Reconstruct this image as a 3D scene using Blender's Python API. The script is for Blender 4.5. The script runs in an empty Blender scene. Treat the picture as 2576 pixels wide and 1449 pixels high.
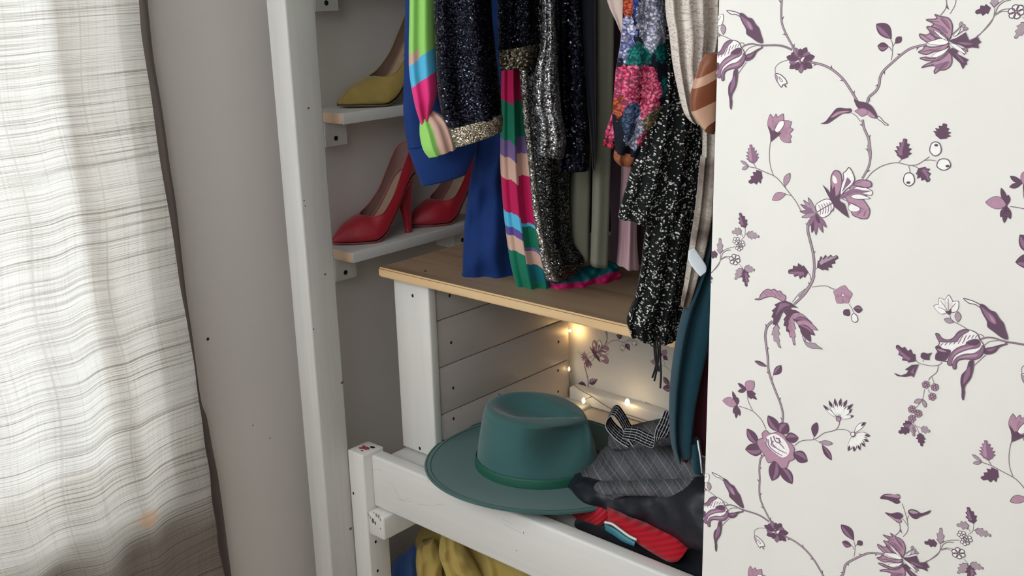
import bpy, bmesh, math, random
import numpy as np
from mathutils import Vector, Matrix
random.seed(7); RNG = np.random.RandomState(5)
scn = bpy.context.scene
COL = scn.collection
PI = math.pi

# ---------------------------------------------------------------- camera
FPX = 2650.0
CAM = np.array([0.0, 0.0, 1.5])
YAW, PITCH, ROLL = map(math.radians, (41.98, 16.34, -1.464))
def _rot():
    cy, sy, cp, sp, cr, sr = math.cos(YAW), math.sin(YAW), math.cos(PITCH), math.sin(PITCH), math.cos(ROLL), math.sin(ROLL)
    fw = np.array([-sy*cp, cy*cp, -sp]); r = np.array([cy, sy, 0.0]); u = np.cross(r, fw)
    return cr*r+sr*u, -sr*r+cr*u, fw
VR, VU, VF = _rot()
cam_data = bpy.data.cameras.new('camera'); cam = bpy.data.objects.new('camera', cam_data); COL.objects.link(cam)
cam_data.sensor_width = 36.0; cam_data.lens = FPX/2576*36.0; cam_data.clip_start = 0.02
M = Matrix(((VR[0], VU[0], -VF[0], CAM[0]), (VR[1], VU[1], -VF[1], CAM[1]), (VR[2], VU[2], -VF[2], CAM[2]), (0, 0, 0, 1)))
cam.matrix_world = M
scn.camera = cam

# ---------------------------------------------------------------- world, lights, exposure
w = bpy.data.worlds.new('world'); scn.world = w; w.use_nodes = True
w.node_tree.nodes['Background'].inputs[0].default_value = (0.90, 0.96, 1.0, 1)
w.node_tree.nodes['Background'].inputs[1].default_value = 2.0
scn.view_settings.view_transform = 'Standard'; scn.view_settings.look = 'None'
scn.view_settings.exposure = 0.0; scn.view_settings.gamma = 1.0
scn.view_settings.use_curve_mapping = False
def area(name, loc, target, sx, sy, power, col=(1, 1, 1)):
    d = bpy.data.lights.new(name, 'AREA'); d.shape = 'RECTANGLE'; d.size = sx; d.size_y = sy; d.energy = power; d.color = col
    o = bpy.data.objects.new(name, d); COL.objects.link(o); o.location = loc
    o.rotation_euler = (Vector(target)-Vector(loc)).to_track_quat('-Z', 'Y').to_euler()
    return o
# daylight of the big window in the wall behind the camera, and of the window behind the curtain
area('window_daylight', (-0.45, -0.82, 2.0), (-0.85, 1.2, 0.75), 1.9, 0.7, 12.5, (0.94, 0.98, 1.0))
area('side_window_daylight', (-1.69, -0.18, 1.75), (-0.65, 0.45, 1.2), 1.0, 0.9, 8.6, (0.95, 0.98, 1.0))
area('curtain_window_daylight', (-2.35, 0.40, 1.10), (-1.6, 0.62, 1.02), 1.1, 1.5, 14.5, (0.93, 0.97, 1.0))

# ---------------------------------------------------------------- helpers
def ray(x, y): return VF + VR*(x-1288)/FPX - VU*(y-724.5)/FPX
def hit(x, y, ax, v):
    d = ray(x, y); return CAM + d*(v-CAM[ax])/d[ax]
def lin(c):
    return tuple(((v/255)/12.92 if v/255 <= 0.04045 else ((v/255+0.055)/1.055)**2.4) for v in c)+(1.0,)

def tag(o, label=None, cat=None, group=None, kind=None):
    if label: o['label'] = label
    if cat: o['category'] = cat
    if group: o['group'] = group
    if kind: o['kind'] = kind
    return o
def thing(name, label, cat, loc=(0, 0, 0), group=None, rotz=0):
    o = bpy.data.objects.new(name, None); COL.objects.link(o); o.location = loc; o.rotation_euler = (0, 0, rotz)
    o.empty_display_size = 0.02
    return tag(o, label, cat, group)
def link(name, verts, faces, m, parent=None, uvs=None, uvs2=None, smooth=False, fm=None):
    """verts in world coordinates unless the parent is rotated"""
    me = bpy.data.meshes.new(name)
    off = np.array(parent_origin(parent))
    vs = (np.array(verts, float)-off).tolist()
    me.from_pydata(vs, [], faces)
    for mm in (m if isinstance(m, (list, tuple)) else [m]): me.materials.append(mm)
    if fm: me.polygons.foreach_set('material_index', fm)
    for nm, src in (('UVMap', uvs), ('norm', uvs2)):
        if src is not None:
            l = me.uv_layers.new(name=nm)
            idx = np.zeros(len(me.loops), int); me.loops.foreach_get('vertex_index', idx)
            l.data.foreach_set('uv', np.array(src, float)[idx].ravel())
    if smooth: me.polygons.foreach_set('use_smooth', [True]*len(me.polygons))
    me.update()
    o = bpy.data.objects.new(name, me); COL.objects.link(o)
    if parent: o.parent = parent
    return o
def parent_origin(p):
    v = Vector((0, 0, 0))
    while p is not None: v = v+p.location; p = p.parent
    return tuple(v)

def box(name, lo, hi, m, parent=None, bev=0.002, seg=2):
    bm = bmesh.new()
    bmesh.ops.create_cube(bm, size=1)
    lo, hi = np.array(lo, float), np.array(hi, float)
    for v in bm.verts:
        v.co = Vector([lo[i]+(hi[i]-lo[i])*(v.co[i]+0.5) for i in range(3)])
    if bev: bmesh.ops.bevel(bm, geom=bm.edges[:], offset=bev, segments=seg, affect='EDGES', profile=0.5)
    return frombm(name, bm, m, parent, smooth=bool(bev))
def frombm(name, bm, m, parent=None, smooth=False):
    off = Vector(parent_origin(parent))
    for v in bm.verts: v.co -= off
    me = bpy.data.meshes.new(name); bm.to_mesh(me); bm.free()
    for mm in (m if isinstance(m, (list, tuple)) else [m]): me.materials.append(mm)
    if smooth:
        me.polygons.foreach_set('use_smooth', [p.area > 0 for p in me.polygons])
        try: me.set_sharp_from_angle(angle=math.radians(50))
        except Exception: pass
    o = bpy.data.objects.new(name, me); COL.objects.link(o)
    if parent: o.parent = parent
    return o
def tube(name, pts, r, m, parent=None, n=8, r1=None, flat=None):
    pts = [np.array(p, float) for p in pts]; vs = []; fs = []
    k = len(pts)
    for i, p in enumerate(pts):
        t = pts[min(i+1, k-1)]-pts[max(i-1, 0)]; t /= np.linalg.norm(t)+1e-9
        a = np.cross(t, [0, 0, 1.0]) if abs(t[2]) < 0.9 else np.cross(t, [1.0, 0, 0])
        a /= np.linalg.norm(a); b = np.cross(t, a)
        rr = r if r1 is None else r+(r1-r)*i/(k-1)
        for j in range(n):
            th = 2*PI*j/n; vs.append(p+a*rr*math.cos(th)+b*rr*math.sin(th))
    for i in range(k-1):
        for j in range(n):
            fs.append((i*n+j, i*n+(j+1) % n, (i+1)*n+(j+1) % n, (i+1)*n+j))
    fs.append(tuple(range(n))[::-1]); fs.append(tuple((k-1)*n+j for j in range(n)))
    return link(name, vs, fs, m, parent, smooth=True)
def crom(P, m):
    """Catmull-Rom resample of station rows"""
    P = np.array(P, float); k = len(P); out = []
    for s in np.linspace(0, k-1, m):
        i = min(int(s), k-2); t = s-i
        p0, p1, p2, p3 = P[max(i-1, 0)], P[i], P[i+1], P[min(i+2, k-1)]
        out.append(0.5*((2*p1)+(-p0+p2)*t+(2*p0-5*p1+4*p2-p3)*t*t+(-p0+3*p1-3*p2+p3)*t**3))
    return np.array(out)

# ---------------------------------------------------------------- materials
class NT:
    def __init__(s, name):
        s.m = bpy.data.materials.new(name); s.m.use_nodes = True; s.t = s.m.node_tree; s.n = s.t.nodes
        s.b = s.n['Principled BSDF']; s.out = s.n['Material Output']
    def new(s, typ, **kw):
        n = s.n.new(typ)
        for k, v in kw.items(): setattr(n, k, v)
        return n
    def l(s, a, b): s.t.links.new(a, b)
    def coord(s, kind='Object', scale=(1, 1, 1), uv=None):
        if kind == 'UV':
            c = s.new('ShaderNodeUVMap'); c.uv_map = uv or 'UVMap'; o = c.outputs[0]
        else: c = s.new('ShaderNodeTexCoord'); o = c.outputs[kind]
        mp = s.new('ShaderNodeMapping'); mp.inputs['Scale'].default_value = scale; s.l(o, mp.inputs[0]); return mp.outputs[0]
    def noise(s, v, scale, detail=3, rough=.5, dist=0):
        n = s.new('ShaderNodeTexNoise'); n.inputs['Scale'].default_value = scale; n.inputs['Detail'].default_value = detail
        n.inputs['Roughness'].default_value = rough; n.inputs['Distortion'].default_value = dist; s.l(v, n.inputs['Vector']); return n
    def voro(s, v, scale, feature='F1', rnd=1.0):
        n = s.new('ShaderNodeTexVoronoi', feature=feature); n.inputs['Scale'].default_value = scale
        n.inputs['Randomness'].default_value = rnd; s.l(v, n.inputs['Vector']); return n
    def ramp(s, f, stops, const=False):
        r = s.new('ShaderNodeValToRGB'); cr = r.color_ramp
        if const: cr.interpolation = 'CONSTANT'
        while len(cr.elements) > 1: cr.elements.remove(cr.elements[-1])
        cr.elements[0].position = max(0, stops[0][0]); cr.elements[0].color = C4(stops[0][1])
        for p, c in stops[1:]:
            e = cr.elements.new(min(max(p, 0), 1)); e.color = C4(c)
        s.l(f, r.inputs[0]); return r.outputs[0]
    def math(s, op, a, b=None, clamp=False):
        n = s.new('ShaderNodeMath', operation=op); n.use_clamp = clamp
        for i, x in enumerate((a, b)):
            if x is None: continue
            if isinstance(x, (int, float)): n.inputs[i].default_value = x
            else: s.l(x, n.inputs[i])
        return n.outputs[0]
    def mix(s, f, a, b, mode='MIX'):
        n = s.new('ShaderNodeMix', data_type='RGBA', blend_type=mode)
        for i, x in ((0, f), (6, a), (7, b)):
            if isinstance(x, (int, float)): n.inputs[i].default_value = x
            elif isinstance(x, tuple): n.inputs[i].default_value = C4(x)
            else: s.l(x, n.inputs[i])
        return n.outputs[2]
    def bump(s, h, strength=.3, dist=.001, normal=None):
        b = s.new('ShaderNodeBump'); b.inputs['Strength'].default_value = strength; b.inputs['Distance'].default_value = dist
        s.l(h, b.inputs['Height'])
        s.l(b.outputs[0], s.b.inputs['Normal']); return b
    def color(s, c):
        if isinstance(c, tuple): s.b.inputs['Base Color'].default_value = C4(c)
        else: s.l(c, s.b.inputs['Base Color'])
    def set(s, **kw):
        for k, v in kw.items():
            s.b.inputs[k.replace('_', ' ')].default_value = v
        return s
def C4(c):
    return lin(c) if max(c[:3]) > 1.001 else (tuple(c)+(1.0,))[:4]
def mul(c, f): return tuple(min(255, v*f) for v in c)

def m_plain(name, c, rough=.6, var=.06, scale=30, bump=0.1, bs=250, **kw):
    t = NT(name); v = t.coord('Object'); n = t.noise(v, scale, 4)
    t.color(t.mix(n.outputs[0], mul(c, 1-var), mul(c, 1+var)))
    t.set(Roughness=rough, **kw)
    if bump:
        b = t.noise(v, bs, 2); t.bump(b.outputs[0], bump, .0006)
    return t.m
def m_cloth(name, c, rough=.85, var=.06, bump=.25, weave=1400, sheen=.15, spec=.2):
    t = NT(name); v = t.coord('Object'); n = t.noise(v, 9, 4)
    f = t.noise(v, weave, 1)
    a = t.mix(n.outputs[0], mul(c, 1-var), mul(c, 1+var)); t.color(t.mix(.12, a, f.outputs[1], 'OVERLAY'))
    t.set(Roughness=rough, Specular_IOR_Level=spec, Sheen_Weight=sheen)
    wr = t.noise(v, 22, 5, .6); s = t.math('ADD', t.math('MULTIPLY', wr.outputs[0], 3.0), f.outputs[0]); t.bump(s, bump, .002)
    return t.m
def m_paint(name, c, streak=(1, 1, .06), var=.04, rough=.42, dirt=0):
    t = NT(name); v = t.coord('Object', streak); n = t.noise(v, 60, 5, .6, .3)
    a = t.mix(n.outputs[0], mul(c, 1-var), mul(c, 1+var))
    if dirt:
        v2 = t.coord('Object'); d = t.noise(v2, 34, 8, .7)
        dm = t.ramp(d.outputs[0], [(0, (0, 0, 0)), (.66, (0, 0, 0)), (.70, (1., 1., 1.))])
        a = t.mix(t.math('MULTIPLY', dm, dirt), a, (96, 92, 88))
    t.color(a); t.set(Roughness=rough, Specular_IOR_Level=.35)
    t.bump(n.outputs[0], .25, .0008)
    return t.m
def m_wood(name, c1, c2, axis=0, scale=14):
    t = NT(name); s = [1, 1, 1]; s[axis] = .08
    v = t.coord('Object', tuple(s)); n = t.noise(v, scale*3, 6, .65, .6); g = t.noise(v, scale, 3, .5, 1.2)
    f = t.math('ADD', t.math('MULTIPLY', n.outputs[0], .5), t.math('MULTIPLY', g.outputs[0], .5))
    t.color(t.ramp(f, [(.32, c2), (.5, mul(c1, .94)), (.66, c1)])); t.set(Roughness=.45, Specular_IOR_Level=.4)
    t.bump(n.outputs[0], .15, .0006)
    return t.m
def m_sequin(name, base, glint, cell=260, dens=.55, tilt=.9, rough=.22, base2=None):
    t = NT(name); v = t.coord('UV'); vo = t.voro(v, cell)
    sep = t.new('ShaderNodeSeparateColor'); t.l(vo.outputs['Color'], sep.inputs[0])
    r = t.ramp(sep.outputs[1], [(0, base), (1-dens, base), (min(.97, 1-dens+.2), glint)])
    if base2:
        n2 = t.noise(v, 20, 3); r = t.mix(t.ramp(n2.outputs[0], [(.45, (0., 0, 0)), (.6, (1., 1, 1))]), r, mul(base2, .6))
    edge = t.ramp(vo.outputs['Distance'], [(.45, (1., 1, 1)), (.75, (.15, .15, .15))])
    t.color(t.mix(1.0, r, edge, 'MULTIPLY'))
    geo = t.new('ShaderNodeNewGeometry'); sub = t.new('ShaderNodeVectorMath', operation='SUBTRACT'); sub.inputs[1].default_value = (.5, .5, .5)
    t.l(vo.outputs['Color'], sub.inputs[0])
    sc = t.new('ShaderNodeVectorMath', operation='SCALE'); sc.inputs['Scale'].default_value = tilt; t.l(sub.outputs[0], sc.inputs[0])
    ad = t.new('ShaderNodeVectorMath', operation='ADD'); t.l(geo.outputs['Normal'], ad.inputs[0]); t.l(sc.outputs[0], ad.inputs[1])
    no = t.new('ShaderNodeVectorMath', operation='NORMALIZE'); t.l(ad.outputs[0], no.inputs[0]); t.l(no.outputs[0], t.b.inputs['Normal'])
    t.set(Metallic=.85, Roughness=rough)
    return t.m
def m_bands(name, stops, y0, y1, skew=0.0, wob=.02, wobs=3, side=None, pleat=None, rough=.6):
    """printed colour blocks down a garment; stops = (photo row, colour)"""
    t = NT(name); v = t.coord('UV', uv='norm'); sp = t.new('ShaderNodeSeparateXYZ'); t.l(v, sp.inputs[0])
    nz = t.noise(v, wobs, 2)
    f = t.math('ADD', sp.outputs[1], t.math('MULTIPLY', t.math('SUBTRACT', sp.outputs[0], .5), skew))
    f = t.math('ADD', f, t.math('MULTIPLY', t.math('SUBTRACT', nz.outputs[0], .5), wob*2))
    st = [(max(0, (p-y0)/(y1-y0)), c) for p, c in stops]
    col = t.ramp(f, st, True)
    if side:
        xs, stops2 = side
        st2 = [(max(0, (p-y0)/(y1-y0)), c) for p, c in stops2]
        col2 = t.ramp(f, st2, True)
        fx = t.math('GREATER_THAN', t.math('ADD', sp.outputs[0], t.math('MULTIPLY', t.math('SUBTRACT', nz.outputs[0], .5), .2)), xs)
        col = t.mix(fx, col, col2)
    t.color(col); t.set(Roughness=rough, Specular_IOR_Level=.25, Sheen_Weight=.1)
    n = t.noise(t.coord('Object'), 900, 2); t.bump(n.outputs[0], .15, .0006)
    return t.m
def m_blobs(name, base, blob, scale=95, r=.33, gate=.5, dist=.35, extra=None):
    t = NT(name); v = t.coord('UV'); nz = t.noise(v, scale*1.3, 2)
    ad = t.new('ShaderNodeVectorMath', operation='SCALE'); ad.inputs['Scale'].default_value = dist/scale*2
    t.l(nz.outputs[1], ad.inputs[0]); a2 = t.new('ShaderNodeVectorMath', operation='ADD'); t.l(v, a2.inputs[0]); t.l(ad.outputs[0], a2.inputs[1])
    col = None; cur = base
    for i, sc in enumerate((scale, scale*1.9)):
        vo = t.voro(a2.outputs[0], sc); sep = t.new('ShaderNodeSeparateColor'); t.l(vo.outputs['Color'], sep.inputs[0])
        rr = t.math('MULTIPLY', sep.outputs[2], r*1.3)
        m = t.math('LESS_THAN', vo.outputs['Distance'], rr)
        g = t.math('GREATER_THAN', sep.outputs[0], gate+(.1 if i else 0))
        bc = t.mix(sep.outputs[1], mul(blob, .55), blob)
        col = t.mix(t.math('MULTIPLY', m, g), cur, bc); cur = col
    t.color(col); t.set(Roughness=.8, Specular_IOR_Level=.15)
    n = t.noise(t.coord('Object'), 60, 4); t.bump(n.outputs[0], .4, .003)
    return t.m
def m_floral(name, patches, cell=300):
    """dark ground with painted flowers; patch = cx, cy, rx, ry on the garment, two petal colours"""
    t = NT(name); v = t.coord('UV'); nz = t.noise(v, 60, 3)
    sc = t.new('ShaderNodeVectorMath', operation='SCALE'); sc.inputs['Scale'].default_value = .012; t.l(nz.outputs[1], sc.inputs[0])
    ad = t.new('ShaderNodeVectorMath', operation='ADD'); t.l(v, ad.inputs[0]); t.l(sc.outputs[0], ad.inputs[1])
    sm_ = t.voro(ad.outputs[0], cell); s2 = t.new('ShaderNodeSeparateColor'); t.l(sm_.outputs['Color'], s2.inputs[0])
    vn = t.coord('UV', uv='norm'); sp = t.new('ShaderNodeSeparateXYZ'); t.l(vn, sp.inputs[0])
    nx = t.math('MULTIPLY', t.math('SUBTRACT', nz.outputs[0], .5), .22); n3 = t.noise(v, 90, 3); ny = t.math('MULTIPLY', t.math('SUBTRACT', n3.outputs[0], .5), .12)
    X = t.math('ADD', sp.outputs[0], nx); Y = t.math('ADD', sp.outputs[1], ny)
    col = t.mix(s2.outputs[0], (12, 12, 26), (20, 22, 36))
    for cx, cy, rx, ry, c1, c2 in patches:
        dx = t.math('MULTIPLY', t.math('SUBTRACT', X, cx), 1/rx); dy = t.math('MULTIPLY', t.math('SUBTRACT', Y, cy), 1/ry)
        d = t.math('ADD', t.math('MULTIPLY', dx, dx), t.math('MULTIPLY', dy, dy))
        pet = t.mix(s2.outputs[1], c1, c2)
        edge = t.ramp(sm_.outputs['Distance'], [(.38, (1., 1, 1)), (.62, (.12, .1, .14))])
        pet = t.mix(.8, pet, edge, 'MULTIPLY')
        col = t.mix(t.math('LESS_THAN', t.math('ADD', d, t.math('MULTIPLY', s2.outputs[2], .35)), 1.15), col, pet)
    t.color(col); t.set(Roughness=.75, Specular_IOR_Level=.2)
    n = t.noise(t.coord('Object'), 60, 4); t.bump(n.outputs[0], .35, .003)
    return t.m
def m_paisley(name, c=(208, 198, 188), d=(140, 124, 122), scale=26, thr=.5, warm=None):
    t = NT(name); v = t.coord('UV'); nz = t.noise(v, scale, 4, .6, 2.5)
    wv = t.math('FRACT', t.math('MULTIPLY', nz.outputs[0], 14.0))
    l = t.ramp(wv, [(0, (1., 1, 1)), (.18, (1., 1, 1)), (.3, (0., 0, 0)), (1, (0., 0, 0))])
    big = t.noise(v, 18, 3)
    col = t.mix(t.math('MULTIPLY', l, thr), c, d)
    if warm: col = t.mix(t.ramp(big.outputs[0], [(.42, (0., 0, 0)), (.62, (1., 1, 1))]), col, warm)
    t.color(col); t.set(Roughness=.6, Specular_IOR_Level=.25)
    n = t.noise(t.coord('Object'), 50, 4); t.bump(n.outputs[0], .3, .003)
    return t.m
def m_check(name, stripes_only=False):
    t = NT(name); v = t.coord('UV')
    if not stripes_only: v.node.inputs['Rotation'].default_value = (0, 0, math.radians(-34))
    sp = t.new('ShaderNodeSeparateXYZ'); t.l(v, sp.inputs[0])
    base = t.noise(v, 900, 1); col = t.mix(base.outputs[0], (52, 54, 58), (112, 112, 116))
    def lines(ax, period, w, ph=0.0):
        f = t.math('FRACT', t.math('ADD', t.math('MULTIPLY', sp.outputs[ax], 1/period), ph)); return t.math('LESS_THAN', f, w)
    if stripes_only:
        col = t.mix(lines(0, .0052, .22), (24, 25, 29), (176, 176, 180))
        col = t.mix(t.math('MULTIPLY', lines(1, .012, .10), .25), col, (180, 180, 184))
    else:
        for ax in (1, 0):
            grp = lines(ax, .042, .42)
            for per, ww, cc, k in ((.0036, .45, (18, 19, 22), .6), (.0108, .10, (176, 176, 180), .3)):
                col = t.mix(t.math('MULTIPLY', t.math('MULTIPLY', grp, lines(ax, per, ww)), k*(1 if ax else .35)), col, cc)
            col = t.mix(t.math('MULTIPLY', lines(ax, .042, .022, .3), .45 if ax else .12), col, (196, 196, 200))
    t.color(col); t.set(Roughness=.9, Specular_IOR_Level=.1); t.bump(base.outputs[0], .2, .0008)
    return t.m
def m_ribbed(name, c, period=.012, ax=0, skew=.5):
    t = NT(name); v = t.coord('UV'); sp = t.new('ShaderNodeSeparateXYZ'); t.l(v, sp.inputs[0])
    x = t.math('ADD', t.math('MULTIPLY', sp.outputs[0], 1.0), t.math('MULTIPLY', sp.outputs[1], skew))
    nz = t.noise(v, 12, 2); x = t.math('ADD', x, t.math('MULTIPLY', nz.outputs[0], .02))
    s = t.math('SINE', t.math('MULTIPLY', x, 2*PI/period)); t.color(t.mix(t.math('ADD', t.math('MULTIPLY', s, .5), .5), mul(c, .86), c))
    t.set(Roughness=.85, Specular_IOR_Level=.15, Sheen_Weight=.2); t.bump(s, .6, .0018)
    return t.m
def m_curtain(name):
    t = NT(name); v = t.coord('UV', (3.5, 620, 1)); v2 = t.coord('UV', (300, 5, 1)); v3 = t.coord('UV', (1.6, 260, 1))
    a = t.noise(v, 1, 3, .6); b = t.noise(v2, 1, 2); c = t.noise(v3, 1, 3, .65); g = t.noise(t.coord('UV'), 800, 2)
    l1 = t.ramp(a.outputs[0], [(.38, (1., 1, 1)), (.52, (0., 0, 0))]); l2 = t.ramp(c.outputs[0], [(.37, (1., 1, 1)), (.46, (0., 0, 0))])
    w = t.math('MAXIMUM', t.math('MULTIPLY', l1, .6), t.math('MULTIPLY', l2, .85))
    sx = t.new('ShaderNodeSeparateXYZ'); t.l(t.coord('UV'), sx.inputs[0])
    for u0 in (.7905, .667):
        w = t.math('MAXIMUM', w, t.math('MULTIPLY', t.math('LESS_THAN', t.math('ABSOLUTE', t.math('SUBTRACT', sx.outputs[0], u0)), .0014), .3))
    w = t.math('ADD', w, t.math('MULTIPLY', t.ramp(b.outputs[0], [(.5, (0., 0, 0)), (.8, (1., 1, 1))]), .25), True)
    w2 = t.math('ADD', t.math('MULTIPLY', g.outputs[0], .35), t.math('MULTIPLY', w, .75), True)
    col = t.mix(w2, (228, 224, 214), (118, 110, 96))
    dx = t.math('MULTIPLY', t.math('SUBTRACT', sx.outputs[0], .7975), 1/.022); dy = t.math('MULTIPLY', t.math('SUBTRACT', sx.outputs[1], .612), 1/.021)
    rr = t.math('ADD', t.math('MULTIPLY', dx, dx), t.math('MULTIPLY', dy, dy)); col = t.mix(t.math('MULTIPLY', t.ramp(rr, [(.3, (1., 1, 1)), (1.0, (0., 0, 0))]), .45), col, (232, 168, 112))
    tr = t.new('ShaderNodeBsdfTranslucent'); t.l(col, tr.inputs[0]); df = t.new('ShaderNodeBsdfDiffuse'); t.l(t.mix(.8, col, (120, 104, 97)), df.inputs[0])
    tp = t.new('ShaderNodeBsdfTransparent'); tp.inputs[0].default_value = (.95, .97, 1, 1)
    m1 = t.new('ShaderNodeMixShader'); m1.inputs[0].default_value = .5; t.l(tr.outputs[0], m1.inputs[1]); t.l(df.outputs[0], m1.inputs[2])
    m2 = t.new('ShaderNodeMixShader'); t.l(t.math('SUBTRACT', .13, t.math('MULTIPLY', w2, .10)), m2.inputs[0]); t.l(m1.outputs[0], m2.inputs[1]); t.l(tp.outputs[0], m2.inputs[2])
    t.l(m2.outputs[0], t.out.inputs[0])
    return t.m
def m_emit(name, c, s):
    t = NT(name); t.color(c); t.b.inputs['Emission Color'].default_value = C4(c); t.set(Emission_Strength=s); return t.m

WALL = m_plain('painted_wall', (222, 216, 212), .75, .02, 3, .12, 90)
WALLPAPER = m_plain('wallpaper_ground', (223, 220, 214), .7, .018, 14, .12, 320)
CEIL = m_plain('ceiling_paint', (225, 222, 216), .8)
FLOOR = m_wood('floor_wood', (188, 172, 152), (160, 142, 122), 1, 8)
WHITE = m_paint('white_paint', (224, 222, 217), (1, 1, .08), .03, .38)
WHITE_V = m_paint('white_paint_grain', (212, 210, 206), (1, 1, .05), .06, .45)
WHITE_Y = m_paint('white_paint_along', (198, 197, 194), (1, .08, 1), .04, .45)
WHITE_X = m_paint('white_paint_rail', (224, 222, 218), (.06, 1, 1), .03, .36)
CHIPPED = m_paint('chipped_white_paint', (226, 224, 219), (1, 1, 1), .05, .5, .9)
ENDGRAIN = m_plain('sawn_pine_end', (226, 194, 166), .7, .08, 90, .3)
PINE_TOP_SHADED = m_wood('pine_top_shaded', (164, 138, 112), (104, 80, 62), 0, 10)  # shading of the board's top put into the browner tone
PINE_EDGE = m_wood('pine_edge', (234, 200, 152), (212, 172, 122), 0, 9)
HOLE = m_plain('screw_hole_dark', (22, 20, 20), .8, 0, 30, 0)
KNOT = m_plain('knot_brown', (118, 92, 74), .7, .2, 200, .3)

# ---------------------------------------------------------------- room
def struct(o): return tag(o, kind='structure')
XW, YB, YP = -1.635, 1.725, 1.0        # left wall, alcove back wall, wallpapered panel
WY0, WY1, WZ0, WZ1 = -0.72, 0.885, 0.605, 2.25   # window opening in the left wall
TH = 0.16
bm = bmesh.new()
def addbox(bm, lo, hi):
    r = bmesh.ops.create_cube(bm, size=1)['verts']
    for v in r: v.co = Vector([lo[i]+(hi[i]-lo[i])*(v.co[i]+0.5) for i in range(3)])
for lo, hi in (((XW-TH, -0.9, 0), (XW, WY0, 2.4)), ((XW-TH, WY1, 0), (XW, YB+.1, 2.4)), ((XW-TH, WY0, 0), (XW, WY1, WZ0)), ((XW-TH, WY0, WZ1), (XW, WY1, 2.4))): addbox(bm, lo, hi)
wl = struct(frombm('wall_left', bm, WALL))
struct(box('wall_back', (XW, YB, 0), (0.9, YB+.1, 2.4), WALLPAPER, bev=0))
struct(box('floor', (XW, -0.9, -.1), (1.8, YB, 0), FLOOR, bev=0))
struct(box('ceiling', (XW-TH, -0.9, 2.4), (1.8, YB+.1, 2.5), CEIL, bev=0))
panel = struct(box('wall_right', (-.598, YP, 0), (1.8, YP+.028, 2.4), WALLPAPER, bev=.0015))
struct(box('wall_side', (1.8, -0.9, 0), (1.9, YP+.03, 2.4), WALL, bev=0))
struct(box('wall_partition', (0.9, YP+.028, 0), (0.95, YB, 2.4), WALL, bev=0))
# wall behind the camera with its window opening
bm = bmesh.new()
for lo, hi in (((XW-TH, -1.0, 0), (-1.45, -.9, 2.4)), ((.55, -1.0, 0), (1.9, -.9, 2.4)), ((-1.45, -1.0, 0), (.55, -.9, 1.6)), ((-1.45, -1.0, 2.38), (.55, -.9, 2.4))): addbox(bm, lo, hi)
struct(frombm('wall_front', bm, WALL))
# trim: rough sawn white upright at the mouth of the alcove
PX0, PX1, PY0, PY1 = -1.562, -1.5085, 1.122, 1.187
post = struct(box('trim_1', (PX0, PY0, 0), (PX1, PY1, 2.4), WHITE_V, bev=.004, seg=3))
def disc(name, c, nrm, r, m, parent, depth=.0006, ell=1.0, n=14):
    c = np.array(c, float); nrm = np.array(nrm, float)
    a = np.cross(nrm, [0, 0, 1.0]) if abs(nrm[2]) < .9 else np.array([1.0, 0, 0]); a /= np.linalg.norm(a); b = np.cross(nrm, a)
    vs = [c+nrm*depth]+[c+nrm*depth+(a*math.cos(2*PI*i/n)*ell+b*math.sin(2*PI*i/n))*r*.78 for i in range(n)]+[c-nrm*.0005+(a*math.cos(2*PI*i/n)*ell+b*math.sin(2*PI*i/n))*r for i in range(n)]
    fs = [(0, 1+i, 1+(i+1) % n) for i in range(n)]+[(1+i, 1+n+i, 1+n+(i+1) % n, 1+(i+1) % n) for i in range(n)]
    return link(name, vs, fs, m, parent, smooth=False)
for (x, y, r) in ((776, 272, .0022), (768, 518, .0012), (765, 505, .0012), (789, 828, .0012), (818, 690, .0022), (862, 962, .003), (882, 1330, .0035)):
    X = PX1; p = hit(x, y, 0, X)
    if x > 860: p[1] = min(p[1], PY1-.004)
    disc('knot', p, (1, 0, 0), r, KNOT if x > 860 or x in (776, 818) else HOLE, post, .0003, 1.4)
# screw hole and chips in the plaster of the left wall
for (x, y, r) in ((523, 853, .0035), (508, 1028, .0035), (679, 1102, .0015), (636, 1070, .0015)):
    disc('wall_plug' if r > .003 else 'chip', hit(x, y, 0, XW), (1, 0, 0), r, HOLE if r > .003 else KNOT, wl, .0004)

# ---------------------------------------------------------------- window behind the curtain
win = struct(thing('window_1', None, None, (XW-.12, (WY0+WY1)/2, WZ0)))
WF = m_plain('window_frame_white', (222, 222, 220), .4)
GL = NT('window_glass'); GL.set(Roughness=.02, Transmission_Weight=1.0, IOR=1.01); GL.color((1., 1., 1.)); GL = GL.m
xf = XW-.13
for nm, lo, hi in (('frame', (xf-.02, WY0, WZ0), (xf+.02, WY0+.05, WZ1)), ('frame', (xf-.02, WY1-.05, WZ0), (xf+.02, WY1, WZ1)), ('frame', (xf-.02, WY0, WZ0), (xf+.02, WY1, WZ0+.05)),
                   ('frame', (xf-.02, WY0, WZ1-.05), (xf+.02, WY1, WZ1)), ('mullion', (xf-.018, .24, WZ0), (xf+.018, .28, WZ1)), ('glass_pane', (xf-.002, WY0+.04, WZ0+.04), (xf+.002, WY1-.04, WZ1-.04))):
    box(nm, lo, hi, GL if 'glass' in nm else WF, win, 0 if 'glass' in nm else .003)
box('window_sill', (XW-.15, WY0-.03, WZ0-.03), (XW+.018, WY1+.015, WZ0+.004), WF, win, .004)

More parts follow.
